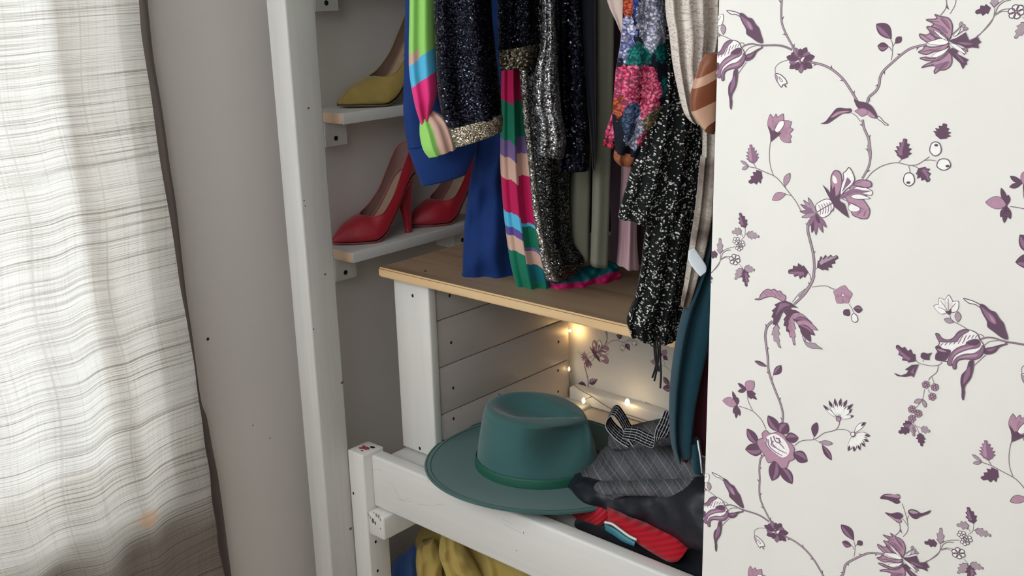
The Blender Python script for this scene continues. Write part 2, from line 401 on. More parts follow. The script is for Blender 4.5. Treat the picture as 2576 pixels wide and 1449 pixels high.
# ---------------------------------------------------------------- curtain
def curtain_sheet():
    NU, NV = 150, 150; vs = []; uv = []; fs = []
    redge = crom([(345, -60), (352, 60), (360, 125), (380, 250), (400, 400), (430, 575), (452, 725), (470, 825), (495, 975), (515, 1125), (530, 1250), (552, 1380), (570, 1500)], NV)
    for j in range(NV):
        p = hit(redge[j][0], redge[j][1], 0, -1.585)
        yr, z = p[1], p[2]
        for i in range(NU):
            s = i/(NU-1); y = yr-(yr-.45)*s
            d = yr-y
            x = -1.585+.010*math.sin((d*26)+1.3+.8*math.sin(z*3))*(.3+.7*min(1, d*6))+.008*math.sin(d*58+z*2.1)*min(1, d*5)
            x += .006*math.exp(-((d-.12)/.018)**2)
            # crumple towards the bottom
            k = max(0, (1.1-z))*.9
            x += k*.007*math.sin(d*38+z*22)+k*.004*math.sin(z*60+d*20)
            vs.append((x, y, z)); uv.append((y+.006*math.sin(z*20), z+.009*math.sin(y*11+1)*min(1, .3+k*2)+k*.008*math.sin(y*26)))
    for j in range(NV-1):
        for i in range(NU-1):
            a = j*NU+i; fs.append((a, a+1, a+NU+1, a+NU))
    return vs, fs, uv
# extra rows above the frame so that it hangs from its rod
cur = thing('curtain', 'sheer oatmeal linen curtain with slub stripes, backlit by the window', 'curtain', (-1.585, .3, .35))
vs, fs, uv = curtain_sheet()
top0 = [vs[i] for i in range(150)]; n0 = len(vs)
for k, z in enumerate((1.75, 2.0, 2.32)):
    for i, p in enumerate(top0): vs.append((p[0]*1.0, p[1]-.02*k, z)); uv.append((p[1], z))
lay = [list(range(150))]+[list(range(n0+150*k, n0+150*(k+1))) for k in range(3)]
for a, b in zip(lay[:-1], lay[1:]):
    for i in range(149): fs.append((a[i], a[i+1], b[i+1], b[i]))
CURT = m_curtain('sheer_linen')
link('linen_sheet', vs, fs, CURT, cur, uv, smooth=True)
# dark taupe lining that peeps out along the edge
EDGE_STRIP = m_cloth('taupe_strip', (112, 102, 98), .9, .05)  # dark taupe strip of cloth behind the sheet's edge
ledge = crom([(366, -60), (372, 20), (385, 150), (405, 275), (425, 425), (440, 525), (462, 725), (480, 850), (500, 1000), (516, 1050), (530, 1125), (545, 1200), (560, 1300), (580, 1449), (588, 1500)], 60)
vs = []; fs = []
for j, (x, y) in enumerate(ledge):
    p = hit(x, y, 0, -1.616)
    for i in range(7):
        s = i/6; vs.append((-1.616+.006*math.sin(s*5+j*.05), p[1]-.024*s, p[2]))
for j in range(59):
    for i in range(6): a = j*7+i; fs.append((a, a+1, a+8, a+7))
lo = link('backing', vs, fs, EDGE_STRIP, cur, smooth=True)
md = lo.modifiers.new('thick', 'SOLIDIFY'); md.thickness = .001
rod = tube('curtain_rod', [(-1.585, -.86, 2.33), (-1.585, 1.0, 2.33)], .009, m_plain('rod_black', (40, 38, 38), .4)); tag(rod, 'thin dark curtain rod above the linen curtain', 'curtain rod')
# rod brackets reach the wall
for y in (-.82, .95):
    box('rod_bracket', (XW, y-.008, 2.32), (-1.578, y+.008, 2.337), HOLE, rod, .001)
# the brown-orange mark on the cloth
p = hit(313, 1267, 0, -1.568)

# ---------------------------------------------------------------- bed frame turned into a wardrobe insert
bed = thing('bed_frame', 'white painted timber bunk frame with front rail, corner post and plank end', 'bed frame', (-1.48, 1.2, 0))
bpx0, bpx1, bpy0, bpy1, ztop = -1.507, -1.461, 1.182, 1.236, .627
box('corner_post', (bpx0, bpy0, 0), (bpx1, bpy1, ztop), WHITE, bed, .003)
STAIN = m_plain('red_stain', (150, 60, 70), .7, .3, 300)
cpost = [o for o in bpy.data.objects if o.name.startswith('corner_post')][0]
for (dx, dy, r, m_) in ((.0, .0, .008, STAIN), (-.007, -.006, .004, STAIN), (.008, .011, .005, HOLE), (-.010, .004, .003, STAIN), (.004, -.012, .003, STAIN)):
    disc('paint_chip', (bpx0+.023+dx, bpy0+.027+dy, ztop), (0, 0, 1), r, m_, cpost, .0003, 1.6, 7)
rail = box('front_rail', (bpx1, 1.202, .512), (.85, 1.232, .622), WHITE_X, bed, .005, 3)
box('side_beam', (-1.4605, 1.184, .458), (-1.415, 1.70, .508), WHITE, bed, .005, 3)
CHIPG = m_plain('chip_grey', (150, 142, 134), .8, .2, 200); CHIPD = m_plain('chip_dark', (92, 86, 82), .8, .2, 200)
beamo = [o for o in bpy.data.objects if o.name.startswith('side_beam')][0]
for (x, y, r) in ((938, 1310, .007), (944, 1316, .005), (928, 1296, .0035), (923, 1290, .003), (932, 1302, .004), (946, 1296, .004), (952, 1300, .0045), (957, 1308, .004), (957, 1330, .0028), (940, 1290, .0025)):
    disc('chipped_spot', hit(x, y, 1, 1.184), (0, -1, 0), r, CHIPG if r < .0048 else CHIPD, beamo, .0003, .6, 6)
ub = box('upright_board', (-1.458, 1.283, .612), (-1.363, 1.303, .967), WHITE, bed, .003)
box('end_bearer', (-1.458, 1.24, .57), (-1.30, 1.70, .608), WHITE_Y, bed, .004)
# plank end: five boards with open joints
zs = [.60, .664, .745, .8275, .9045, .967]
zs = [.607, .640+.038, .757, .8415, .9175, .967]
zl = [hit(1110.4, 1045.8, 0, -1.365)[2], hit(1106, 927.4, 0, -1.365)[2], hit(1100.8, 809.4, 0, -1.365)[2]]
zs = [.606]+zl+[.967]
PLANK = m_paint('white_plank', (186, 178, 172), (1, .08, 1), .03, .42)
for a, b in zip(zs[:-1], zs[1:]):
    pk = box('plank', (-1.386, 1.304, a+.0009), (-1.366, 1.699, b-.0009), PLANK, bed, .0016)
def screw(x, y, ax, v, r, parent, nrm):
    p = hit(x, y, ax, v)
    o = disc('screw', p, nrm, r, HOLE, parent, .0004, .8); return o
for (x, y) in ((1135, 862), (1140, 976), (1141, 1053), (1131, 744), (1405, 860), (1404, 932), (1404, 985), (1256, 994)):
    screw(x, y, 0, -1.366, .0038, bed, (1, 0, 0))
for (x, y) in ((1038, 744), (1056, 1128)): screw(x, y, 1, 1.283, .0042, ub, (0, -1, 0))
for (x, y) in ((1317, 1340), (1170, 1250), (1300, 1385)): disc('scuff', hit(x, y, 1, 1.202), (0, -1, 0), .002, KNOT, rail, .0002, .5, 7)
screw(889, 1241, 1, bpy0, .0036, cpost, (0, -1, 0))
for (x, y) in ((945, 1363), (950, 1436)): screw(x, y, 0, bpx1, .0040, cpost, (1, 0, 0))
# fine scratches and pencil lines on the rail
SCR = m_plain('scratch_grey', (182, 179, 175), .7, 0, 10, 0)
for pts in (((996, 1255), (1010, 1259), (1030, 1253)), ((1010, 1259), (1040, 1262)), ((1050, 1268), (1085, 1272), (1115, 1268)), ((935, 1180), (960, 1183)),
            ((1267, 1318), (1300, 1335)), ((1300, 1335), (1318, 1345)), ((1262, 1305), (1290, 1318)), ((1075, 1200), (1078, 1214)), ((985, 1215), (1012, 1262))):
    tube('scratch', [hit(x, y, 1, 1.2019) for x, y in pts], .00022, SCR, rail, 5)
# base boards and back bearer
for i in range(4):
    box('base_board', (-1.366, 1.235+.117*i, .583), (.85, 1.235+.117*i+.115, .600), PLANK if i % 2 else WHITE_X, bed, .0015)
box('back_bearer', (-1.362, 1.692, .6005), (.85, 1.722, .634), WHITE_X, bed, .005, 3)
box('lower_board', (-1.46, 1.24, .18), (.85, 1.70, .2), WHITE_X, bed, .002)

# ---------------------------------------------------------------- pine shelf over the frame
shelf = thing('pine_shelf', 'bare pine board shelf spanning the frame under the hanging clothes', 'shelf', (-1.2, 1.255, .968))
bm = bmesh.new(); addbox(bm, (-1.468, 1.255, .968), (.86, 1.715, .9865))
bmesh.ops.bevel(bm, geom=bm.edges[:], offset=.003, segments=2, affect='EDGES')
sh = frombm('board', bm, [PINE_TOP_SHADED, PINE_EDGE], shelf, True)
for p in sh.data.polygons:
    if abs(p.normal[2]) < .7: p.material_index = 1
disc('screw', hit(1070, 682, 2, .9865), (0, 0, 1), .0035, HOLE, shelf, .0003)

# ---------------------------------------------------------------- narrow shoe shelves on the left wall
def shoe_shelf(zb, label, board=True, y1=1.62):
    t = thing('shoe_shelf', label, 'shelf', (XW, 1.25, zb), 'narrow shoe shelves on the left wall')
    if board:
        b = box('shelf_board', (XW, 1.243, zb), (-1.524, y1, zb+.021), WHITE_Y, t, .002)
        # raw sawn end
        box('sawn_end', (XW+.001, 1.2415, zb+.0015), (-1.5265, 1.2432, zb+.0195), ENDGRAIN, b, .0006)
    for yy in (1.2405, y1-.05):
        k = box('bracket', (XW, yy, zb-.046), (-1.578, yy+.054, zb-.0003), WHITE, t, .0015)
        disc('screw', (-1.578, yy+.026, zb-.0315), (1, 0, 0), .0056, HOLE, k, .0005)
    return t
shoe_shelf(1.498, 'white wall shelf cut off by the top of the photo, only its drilled bracket showing')
shoe_shelf(1.2505, 'narrow white shoe shelf under the mustard pumps')
shoe_shelf(.9865, 'narrow white shoe shelf under the red pumps')

# ---------------------------------------------------------------- pumps
def sm(x, a, b):
    t = min(1, max(0, (x-a)/(b-a))); return t*t*(3-2*t)
def interp(x, pts):
    xs = [p[0] for p in pts]; ys = [p[1] for p in pts]
    return float(np.interp(x, xs, ys))
def smooth_tab(pts, n=400):
    xs = np.linspace(0, 1, n); ys = np.interp(xs, [p[0] for p in pts], [p[1] for p in pts])
    k = np.ones(31)/31; yp = np.pad(ys, 15, mode='edge'); ys2 = np.convolve(yp, k, 'valid'); w_ = np.minimum(1, np.minimum(xs, 1-xs)/.05)
    return lambda t: float(np.interp(t, xs, ys*(1-w_)+ys2*w_))
def pump(label, group, loc, rotz, upper, backing, insole, sole, heelm, L=.193, HH=.118, tagmark=False):
    root = thing('pump', label, 'shoe', loc, group, rotz)
    zsol = smooth_tab([(0, .004), (.05, .002), (.42, .001), (.52, .012), (.67, .050), (.82, .100), (.9, HH), (1, HH+.003)])
    wid = smooth_tab([(0, .004), (.05, .022), (.12, .042), (.24, .070), (.40, .090), (.52, .086), (.66, .074), (.78, .066), (.88, .062), (.96, .042), (1, .010)])
    hw = smooth_tab([(0, .003), (.04, .013), (.15, .032), (.34, .049), (.42, .045), (.55, .041), (.65, .038), (.8, .046), (.93, .058), (1, .060)])
    opn = lambda t: sm(t, .30, .345)
    NT_, NS = 64, 25
    def ring(t, inset=0.0, lift=0.0):
        zz = zsol(t)+lift; w2 = max(.0015, wid(t)/2-inset); h = hw(t)-lift
        pts = []
        for i in range(NS):
            s = -1+2*i/(NS-1); a = abs(s); sg = 1 if s > 0 else -1
            # a: 0 centre of sole -> .35 sole edge -> 1 top line
            if a < .35: x = w2*.93*(a/.35); z = zz+.0015*(a/.35)
            else:
                q = (a-.35)/.65
                qm = 1-.60*math.sqrt(sm(t, .35, .54))
                ang = q*qm*PI/2
                x = w2*math.cos(ang)**.62; z = zz+h*math.sin(ang)/math.sin(qm*PI/2)
            pts.append((sg*x, t*L, z))
        return pts
    def shell(name, ts, m, inset, lift, parent, solid=0.0):
        vs = []; fs = []
        for t in ts: vs += ring(t, inset, lift)
        for j in range(len(ts)-1):
            for i in range(NS-1):
                a = j*NS+i; fs.append((a, a+1, a+NS+1, a+NS))
        # close heel back
        k = (len(ts)-1)*NS; half = NS//2
        for i in range(half): fs.append((k+i, k+i+1, k+NS-2-i, k+NS-1-i) if i+1 != NS-2-i else (k+i, k+i+1, k+NS-1-i))
        me = bpy.data.meshes.new(name); me.from_pydata(vs, [], fs); me.materials.append(m); me.polygons.foreach_set('use_smooth', [True]*len(fs))
        o = bpy.data.objects.new(name, me); COL.objects.link(o); o.parent = parent
        if solid:
            md = o.modifiers.new('t', 'SOLIDIFY'); md.thickness = solid; md.offset = 1
        return o
    ts = sorted([0]+list(np.linspace(.015, 1, NT_))+list(np.linspace(.345, .42, 16)))
    shell('upper', ts, upper, 0, 0, root)
    shell('backing', [t for t in ts if t > .375], backing, .0012, .0012, root)
    # insole
    vs = []; fs = []; N = 40
    for j in range(N):
        t = .36+.623*j/(N-1)
        for i in range(9):
            s = -1+i/4; vs.append((s*(wid(t)/2-.0032)*.97, t*L, zsol(t)+.0035+.002*s*s))
    for j in range(N-1):
        for i in range(8): a = j*9+i; fs.append((a, a+1, a+10, a+9))
    me = bpy.data.meshes.new('insole'); me.from_pydata(vs, [], fs); me.materials.append(insole); me.polygons.foreach_set('use_smooth', [True]*len(fs))
    ins = bpy.data.objects.new('insole', me); COL.objects.link(ins); ins.parent = root
    o = tube('insole_edge', [(-(wid(t)/2-.0045)*.93, t*L, zsol(t)+.0062) for t in np.linspace(.42, .93, 30)], .0011, upper, None, 6); o.parent = root
    if tagmark:
        vs = [(sx*.011, t*L, zsol(t)+.0062) for t, sx in ((.74, -1), (.74, 1), (.86, 1), (.86, -1))]
        me = bpy.data.meshes.new('insole_label'); me.from_pydata(vs, [], [(0, 1, 2, 3)]); me.materials.append(HOLE); la = bpy.data.objects.new('insole_label', me); COL.objects.link(la); la.parent = ins
        cr = []
        for q in range(5):
            t = .755+.022*q
            cr.append([(sx*.006, (t+.012*abs(sx+.4))*L, zsol(t)+.0067) for sx in (-1, 0, 1)])
        for q in cr: 
            o = tube('lettering', q, .0006, WF, None, 4); o.parent = ins
    # binding along the topline
    for sgn in (0, NS-1):
        pts = [ring(t)[sgn] for t in ts if t > .355]
        o = tube('topline_binding', pts, .0011, upper, None, 6); o.parent = root
    # sole
    vs = []; fs = []
    for t in ts:
        w2 = wid(t)/2*.97
        for s, dz in ((-1, .0006), (-1, -.0022), (0, -.003), (1, -.0022), (1, .0006)): vs.append((s*w2, t*L, zsol(t)+dz))
    for j in range(len(ts)-1):
        for i in range(4): a = j*5+i; fs.append((a, a+1, a+6, a+5))
    me = bpy.data.meshes.new('sole'); me.from_pydata(vs, [], fs); me.materials.append(sole); so = bpy.data.objects.new('sole', me); COL.objects.link(so); so.parent = root
    # stiletto heel
    vs = []; fs = []; n = 16; K = 14
    for k in range(K):
        q = k/(K-1)
        z = (HH+.002)*(1-q)+(-.003)*q
        rx = .0065+.022*(1-q)**1.8; ry = .0075+.025*(1-q)**1.8
        yc = L*.985-ry-.010*math.sin(q*PI*.5)*1.0
        for i in range(n):
            th = 2*PI*i/n; yy = yc+ry*math.sin(th); vs.append((rx*math.cos(th), yy, min(z, zsol(min(1, yy/L))-.0025)))
    for k in range(K-1):
        for i in range(n): fs.append((k*n+i, (k+1)*n+i, (k+1)*n+(i+1) % n, k*n+(i+1) % n))
    fs.append(tuple((K-1)*n+i for i in range(n))); fs.append(tuple(range(n))[::-1])
    me = bpy.data.meshes.new('heel'); me.from_pydata(vs, [], fs); me.materials.append(heelm); me.polygons.foreach_set('use_smooth', [True]*len(fs))
    he = bpy.data.objects.new('heel', me); COL.objects.link(he); he.parent = root
    return root
RED = m_plain('red_suede', (158, 8, 34), .5, .07, 60, .25, 900, Sheen_Weight=.2)
REDIN = m_plain('rose_lining', (140, 104, 98), .7); INSOLE = m_plain('tan_insole', (176, 152, 130), .6, .08, 60)
MUST = m_plain('mustard_suede', (148, 126, 62), .85, .14, 45, .35, 900, Sheen_Weight=.3); MUSTIN = m_plain('taupe_lining_shoe', (120, 94, 84), .7)
DARKHEEL = m_plain('dark_heel', (52, 12, 26), .5)
SOLE = m_plain('shoe_sole', (150, 60, 62), .6); SOLEY = m_plain('shoe_sole_mustard', (88, 74, 36), .6)
pump('larger-looking red suede pump nearest the white post, toe forward', 'red pumps on the lower shoe shelf', (-1.603, 1.257, 1.0105), math.radians(-13), RED, REDIN, INSOLE, SOLE, RED)
pump('red suede pump further back on the shelf beside the blue dress', 'red pumps on the lower shoe shelf', (-1.594, 1.449, 1.0105), math.radians(-10), RED, REDIN, INSOLE, SOLE, RED)
pump('mustard suede pump standing near the front end of the upper shelf', 'mustard pumps on the upper shoe shelf', (-1.596, 1.290, 1.2750), math.radians(-16), MUST, MUSTIN, INSOLE, SOLEY, MUST, tagmark=True).scale = (1.15, 1.06, 1.08)
pump('mustard pump mostly hidden behind the blue sleeve', 'mustard pumps on the upper shoe shelf', (-1.590, 1.478, 1.2745), math.radians(-5), MUST, MUSTIN, INSOLE, SOLEY, MUST)

# ---------------------------------------------------------------- garments: lofted cloth
def loft(name, st, m, parent=None, n=44, rows=56, folds=0.0, amp=0.0, pleat=False, power=.8, slab=False, drift=0.0, y0=None, y1=None, rough=0.0, seed=0, cap=True):
    """st rows: ax,ay,bx,by (photo points of the two edges), Y of the middle, thickness"""
    S = crom(st, rows); vs = []; uv = []; uv2 = []; fs = []; cum = 0; prev = None
    rs = np.random.RandomState(seed+len(name)); ph = rs.rand(6)*6.28
    if y0 is None: y0 = min(S[0][1], S[0][3])
    if y1 is None: y1 = max(S[-1][1], S[-1][3])
    for j, (ax, ay, bx, by, Y, D) in enumerate(S):
        mx, my = (ax+bx)/2, (ay+by)/2; c = hit(mx, my, 1, Y); zc = float((c-CAM)@VF)
        A = CAM+ray(ax, ay)*zc; B = CAM+ray(bx, by)*zc; h = (B-A)/2; c = (A+B)/2
        t = h/(np.linalg.norm(h)+1e-9); F_ = VF.copy() if slab else np.array([VF[0], VF[1], 0.0])
        nn = F_-(F_@t)*t; nn /= np.linalg.norm(nn); hl = np.linalg.norm(h)
        if prev is not None: cum += np.linalg.norm(c-prev)
        prev = c
        for i in range(n):
            th = 2*PI*i/n; ct, s_ = math.cos(th), math.sin(th)
            x = math.copysign(abs(ct)**power, ct); y = math.copysign(abs(s_)**.75, s_)
            f = 0
            if folds:
                u_ = x*folds*PI/1.0+ph[0]+drift*j/rows*6.28
                f = (abs((u_/PI) % 2-1)*2-1) if pleat else (math.sin(u_)+.45*math.sin(u_*1.83+ph[1]))
                f *= amp*min(1, abs(s_)*1.6)
            if rough:
                q = cum/rough[1]*6.28; f += rough[0]*(math.sin(q+x*3+ph[2])+.6*math.sin(q*1.9-x*5+ph[3]))*abs(s_)*.5
            vs.append(c+h*x-nn*(D/2*y)-nn*f)
            uv.append((x*hl+(0 if y > 0 else .37), cum))
            py_ = ay+(by-ay)*(x+1)/2
            uv2.append(((x+1)/2, (py_-y0)/(y1-y0)))
    for j in range(rows-1):
        for i in range(n):
            i2 = (i+1) % n; fs.append((j*n+i, (j+1)*n+i, (j+1)*n+i2, j*n+i2))
    if cap:
        for j, dr in ((0, 1), (rows-1, -1)):
            ci = len(vs); cc = np.mean([vs[j*n+i] for i in range(n)], axis=0); jj = j+dr*2
            c2 = np.mean([vs[jj*n+i] for i in range(n)], axis=0) if slab is False else cc
            vs.append(c2); uv.append(uv[j*n]); uv2.append((.5, uv2[j*n][1]))
            for i in range(n):
                i2 = (i+1) % n; fs.append((j*n+i, j*n+i2, ci) if dr > 0 else (j*n+i2, j*n+i, ci))
    return link(name, vs, fs, m, parent, uv, uv2, smooth=True)
HOOK = m_plain('hook_metal', (170, 170, 172), .3, 0, 10, 0, Metallic=.9)
T = -330
rodz = hit(1400, -460, 1, 1.33)[2]
def garment(name, label, cat, st):
    c = hit((st[0][0]+st[0][2])/2, (st[0][1]+st[0][3])/2, 1, st[0][4]); g_ = thing(name, label, cat, tuple(c))
    tube('hanger_hook', crom([tuple(c+np.array([0, 0, -.02])), (c[0], (c[1]+1.33)/2, c[2]+.035), (c[0], 1.33, rodz-.03), (c[0], 1.318, rodz), (c[0], 1.33, rodz+.016), (c[0], 1.345, rodz)], 20), .0016, HOOK, g_, 6)
    return g_
T = -330   # photo row where garments meet the rail area

ROYAL = m_cloth('royal_blue_crepe', (18, 50, 110), .75, .05, .15, 1500, .05)
st = [(1165, T, 1300, T, 1.37, .10), (1195, 0, 1310, 0, 1.37, .10), (1200, 250, 1300, 250, 1.37, .10), (1192, 390, 1290, 390, 1.37, .09), (1178, 480, 1290, 480, 1.37, .09), (1168, 570, 1295, 570, 1.365, .09),
      (1165, 640, 1300, 645, 1.36, .09), (1164, 680, 1304, 695, 1.355, .08), (1156, 704, 1306, 722, 1.345, .075), (1160, 714, 1296, 733, 1.335, .06)]
g = garment('blue_dress', 'royal blue long dress with deep cuffed sleeve, hem resting on pine shelf', 'dress', st)
loft('skirt', st, ROYAL, g, folds=1.6, amp=.008, rough=(.012, .13), seed=2)
st = [(1024, T, 1110, T, 1.26, .05), (1020, 0, 1115, 0, 1.26, .05), (1017, 150, 1130, 150, 1.26, .05), (1015, 290, 1165, 280, 1.26, .05), (1026, 372, 1190, 346, 1.26, .045)]
sl = loft('sleeve', st, ROYAL, g, folds=1.2, amp=.003)
loft('cuff', [(1024, 370, 1191, 343, 1.262, .05), (1042, 418, 1194, 385, 1.262, .05), (1061, 467, 1173, 437, 1.262, .048)], ROYAL, sl, rows=12)

# long printed dress
GREEN, PEACH, CYAN, PINK, CRIM, EMER, LILAC, TEAL, PURP = (150, 212, 106), (208, 170, 154), (84, 184, 224), (232, 50, 130), (186, 14, 84), (8, 116, 88), (120, 96, 150), (16, 106, 118), (92, 76, 150)
PRINT_SL = m_bands('printed_sleeve', [(-400, GREEN), (112, PEACH), (143, CYAN), (196, PINK), (330, GREEN)], T, 400, .06, .006, 3, (.40, [(-400, GREEN), (136, CYAN), (196, PINK), (330, PEACH)]))
st = [(1034, T, 1098, T, 1.20, .06), (1031, 0, 1096, 0, 1.20, .06), (1029, 130, 1098, 130, 1.20, .06), (1031, 190, 1101, 185, 1.20, .062), (1042, 258, 1098, 240, 1.20, .06), (1054, 300, 1084, 282, 1.20, .035), (1062, 322, 1078, 310, 1.20, .02)]
g = garment('patterned_dress', 'long pleated dress in colour blocks of green, pink, blue and peach', 'dress', st)
sl = loft('sleeve', st, PRINT_SL, g, folds=1.4, amp=.004, y0=T, y1=400)
loft('cuff', [(1056, 308, 1090, 276, 1.205, .03), (1056, 342, 1122, 300, 1.205, .05), (1064, 376, 1142, 344, 1.205, .05), (1079, 397, 1147, 374, 1.205, .035)],
     m_bands('printed_cuff', [(0, GREEN)], 270, 400, 0, 0, 3, (.44, [(0, PEACH)])), sl, rows=20, folds=3, amp=.004)
PRINT_SK = m_bands('printed_skirt', [(-400, EMER), (150, CRIM), (260, EMER), (355, LILAC), (396, PEACH), (448, CRIM), (532, CYAN), (572, PURP), (592, PEACH), (628, EMER)], T, 735, -.03, .010, 5,
                   (.42, [(-400, CRIM), (240, EMER), (330, LILAC), (370, PEACH), (425, CRIM), (545, CYAN), (556, EMER), (607, LILAC), (617, PEACH), (650, TEAL), (690, EMER)]))
st = [(1255, T, 1345, T, 1.33, .08), (1262, 0, 1340, 0, 1.33, .08), (1261, 180, 1335, 180, 1.33, .08), (1259, 300, 1345, 300, 1.33, .08), (1258, 400, 1352, 400, 1.33, .08), (1264, 500, 1360, 500, 1.335, .08),
      (1272, 580, 1372, 580, 1.34, .08), (1284, 660, 1388, 660, 1.345, .08), (1300, 724, 1396, 724, 1.352, .07)]
loft('skirt', st, PRINT_SK, g, n=96, folds=2.6, amp=.0075, pleat=True, y0=T, y1=735, drift=.05)
PRINT_HEM = m_bands('printed_hem', [(0, TEAL), (.55, PINK)], 0, 1, 0, 0)
tt = NT('printed_hem_cloth'); vv = tt.coord('UV', uv='norm'); sx = tt.new('ShaderNodeSeparateXYZ'); tt.l(vv, sx.inputs[0]); nz = tt.noise(vv, 4, 2)
tt.color(tt.ramp(tt.math('ADD', sx.outputs[0], tt.math('MULTIPLY', tt.math('SUBTRACT', nz.outputs[0], .5), .35)), [(0, TEAL), (.52, (206, 24, 104))], True)); tt.set(Roughness=.6, Specular_IOR_Level=.3)
tt.bump(tt.noise(tt.coord('Object'), 60, 4).outputs[0], .4, .004)
loft('hem', [(1310, 700, 1312, 735, 1.352, .05), (1335, 686, 1335, 728, 1.352, .06), (1362, 680, 1362, 732, 1.36, .06), (1400, 684, 1398, 743, 1.37, .06), (1440, 672, 1440, 746, 1.385, .06), (1480, 668, 1484, 738, 1.42, .06), (1520, 654, 1528, 722, 1.45, .06), (1552, 664, 1560, 698, 1.47, .05)],
     tt.m, g, n=40, rows=90, slab=True, rough=(.012, .045), power=.9)

# navy sequin jacket
NAVYSEQ = m_sequin('navy_sequins', (9, 11, 26), (150, 158, 184), 520, .13, .9, .3)
SILVERSEQ = m_sequin('champagne_sequins', (120, 108, 88), (226, 216, 196), 620, .7, 1.1, .3)
GUNSEQ = m_sequin('gunmetal_sequins', (44, 46, 50), (200, 200, 198), 560, .32, 1.0, .3)
PALESEQ = m_sequin('pale_silver_sequins', (92, 92, 94), (228, 230, 232), 520, .45, .8, .28)
SPARSE = m_sequin('sparse_navy_sequins', (12, 14, 30), (150, 156, 178), 380, .09, .8, .4)
st = [(1080, T, 1225, T, 1.15, .06), (1090, 0, 1236, 0, 1.15, .07), (1097, 130, 1246, 120, 1.15, .07), (1101, 225, 1256, 200, 1.15, .07), (1112, 290, 1261, 262, 1.15, .065), (1130, 325, 1262, 288, 1.15, .06)]
g = garment('sequin_jacket', 'navy sequinned jacket with champagne sequin cuff and trim', 'jacket', st)
sl = loft('sleeve', st, NAVYSEQ, g, folds=1.1, amp=.006)
loft('cuff', [(1128, 322, 1263, 284, 1.148, .062), (1137, 345, 1265, 303, 1.148, .064), (1145, 369, 1263, 328, 1.148, .06)], SILVERSEQ, sl, rows=14)
bd = loft('body', [(1245, T, 1352, T, 1.25, .05), (1252, 0, 1350, 0, 1.25, .05), (1253, 130, 1352, 118, 1.25, .05)], NAVYSEQ, g, folds=1.4, amp=.005, rows=30)
loft('trim', [(1252, 127, 1353, 108, 1.248, .055), (1255, 152, 1352, 135, 1.248, .055), (1259, 178, 1345, 160, 1.248, .05)], m_sequin('dull_champagne_sequins', (96, 88, 72), (196, 188, 168), 420, .5, 1.0, .35), bd, rows=12)

# long gunmetal dress
st = [(1300, T, 1420, T, 1.31, .06), (1303, 0, 1420, 0, 1.31, .06), (1307, 170, 1420, 170, 1.31, .06), (1315, 300, 1425, 300, 1.31, .06), (1328, 400, 1432, 400, 1.315, .06), (1338, 500, 1432, 500, 1.32, .06),
      (1352, 600, 1440, 600, 1.325, .06), (1366, 672, 1470, 655, 1.335, .055), (1376, 706, 1440, 694, 1.34, .04)]
g = garment('sequin_dress', 'long gunmetal and silver sequin dress hanging down to the pine shelf', 'dress', st)
loft('skirt', st, GUNSEQ, g, folds=1.3, amp=.008, drift=.12)
# bright sequin placket down the dress edge
loft('edge_band', [(1303, 120, 1322, 120, 1.252, .02), (1308, 200, 1330, 200, 1.252, .02), (1316, 300, 1336, 300, 1.253, .02), (1328, 400, 1346, 400, 1.256, .02), (1337, 500, 1356, 500, 1.262, .02), (1351, 600, 1372, 600, 1.268, .02), (1365, 670, 1392, 675, 1.276, .02), (1374, 703, 1410, 706, 1.285, .02)],
     m_sequin('bright_silver_sequins', (130, 128, 120), (240, 240, 236), 500, .6, 1.0, .3), g, n=18)
st = [(1362, T, 1398, T, 1.21, .035), (1364, 0, 1396, 0, 1.21, .035), (1362, 100, 1400, 100, 1.21, .04), (1345, 185, 1406, 190, 1.21, .045), (1342, 268, 1412, 275, 1.21, .045), (1352, 300, 1416, 300, 1.21, .05), (1353, 350, 1424, 350, 1.21, .05), (1352, 385, 1418, 398, 1.21, .045)]
g = garment('silver_top', 'pale silver sequin top with flared tiered sleeve, beside champagne trim', 'top', st)
loft('sleeve', st, PALESEQ, g, folds=2, amp=.003)
st = [(1392, T, 1462, T, 1.27, .05), (1396, 0, 1466, 0, 1.27, .05), (1400, 200, 1474, 200, 1.27, .05), (1402, 330, 1482, 330, 1.27, .05), (1404, 430, 1482, 424, 1.27, .045)]
g = garment('dark_sequin_top', 'dark navy top with scattered sequins, left of the olive dress', 'top', st)
loft('body', st, SPARSE, g, folds=1.2, amp=.006)
NAVY = m_cloth('navy_wool', (16, 19, 32), .8, .1, .2)
st = [(1450, T, 1500, T, 1.29, .04), (1455, 0, 1499, 0, 1.29, .04), (1468, 200, 1499, 200, 1.29, .04), (1484, 330, 1499, 330, 1.29, .03), (1490, 425, 1497, 425, 1.29, .02)]
g = garment('navy_top', 'plain navy top squeezed between sequin top and olive dress', 'top', st)
loft('sleeve', st, NAVY, g, folds=1, amp=.003)
# olive dress
OLIVE = m_cloth('olive_crepe', (112, 112, 98), .85, .05, .12, 1500, .05)
st = [(1430, T, 1500, T, 1.37, .05), (1432, 0, 1490, 0, 1.37, .05), (1433, 430, 1486, 430, 1.37, .05), (1428, 550, 1484, 550, 1.37, .05), (1422, 648, 1483, 652, 1.37, .05)]
g = garment('olive_dress', 'plain olive green dress hanging in two smooth folds', 'dress', st)
loft('back_fold', st, OLIVE, g, folds=.7, amp=.006, rows=30)
loft('front_fold', [(1494, T, 1546, T, 1.33, .055), (1494, 0, 1545, 0, 1.33, .055), (1494, 250, 1541, 250, 1.33, .055), (1492, 400, 1536, 400, 1.332, .055), (1489, 550, 1532, 550, 1.335, .055), (1485, 662, 1529, 670, 1.34, .055)], OLIVE, g, folds=.6, amp=.006, rows=30)
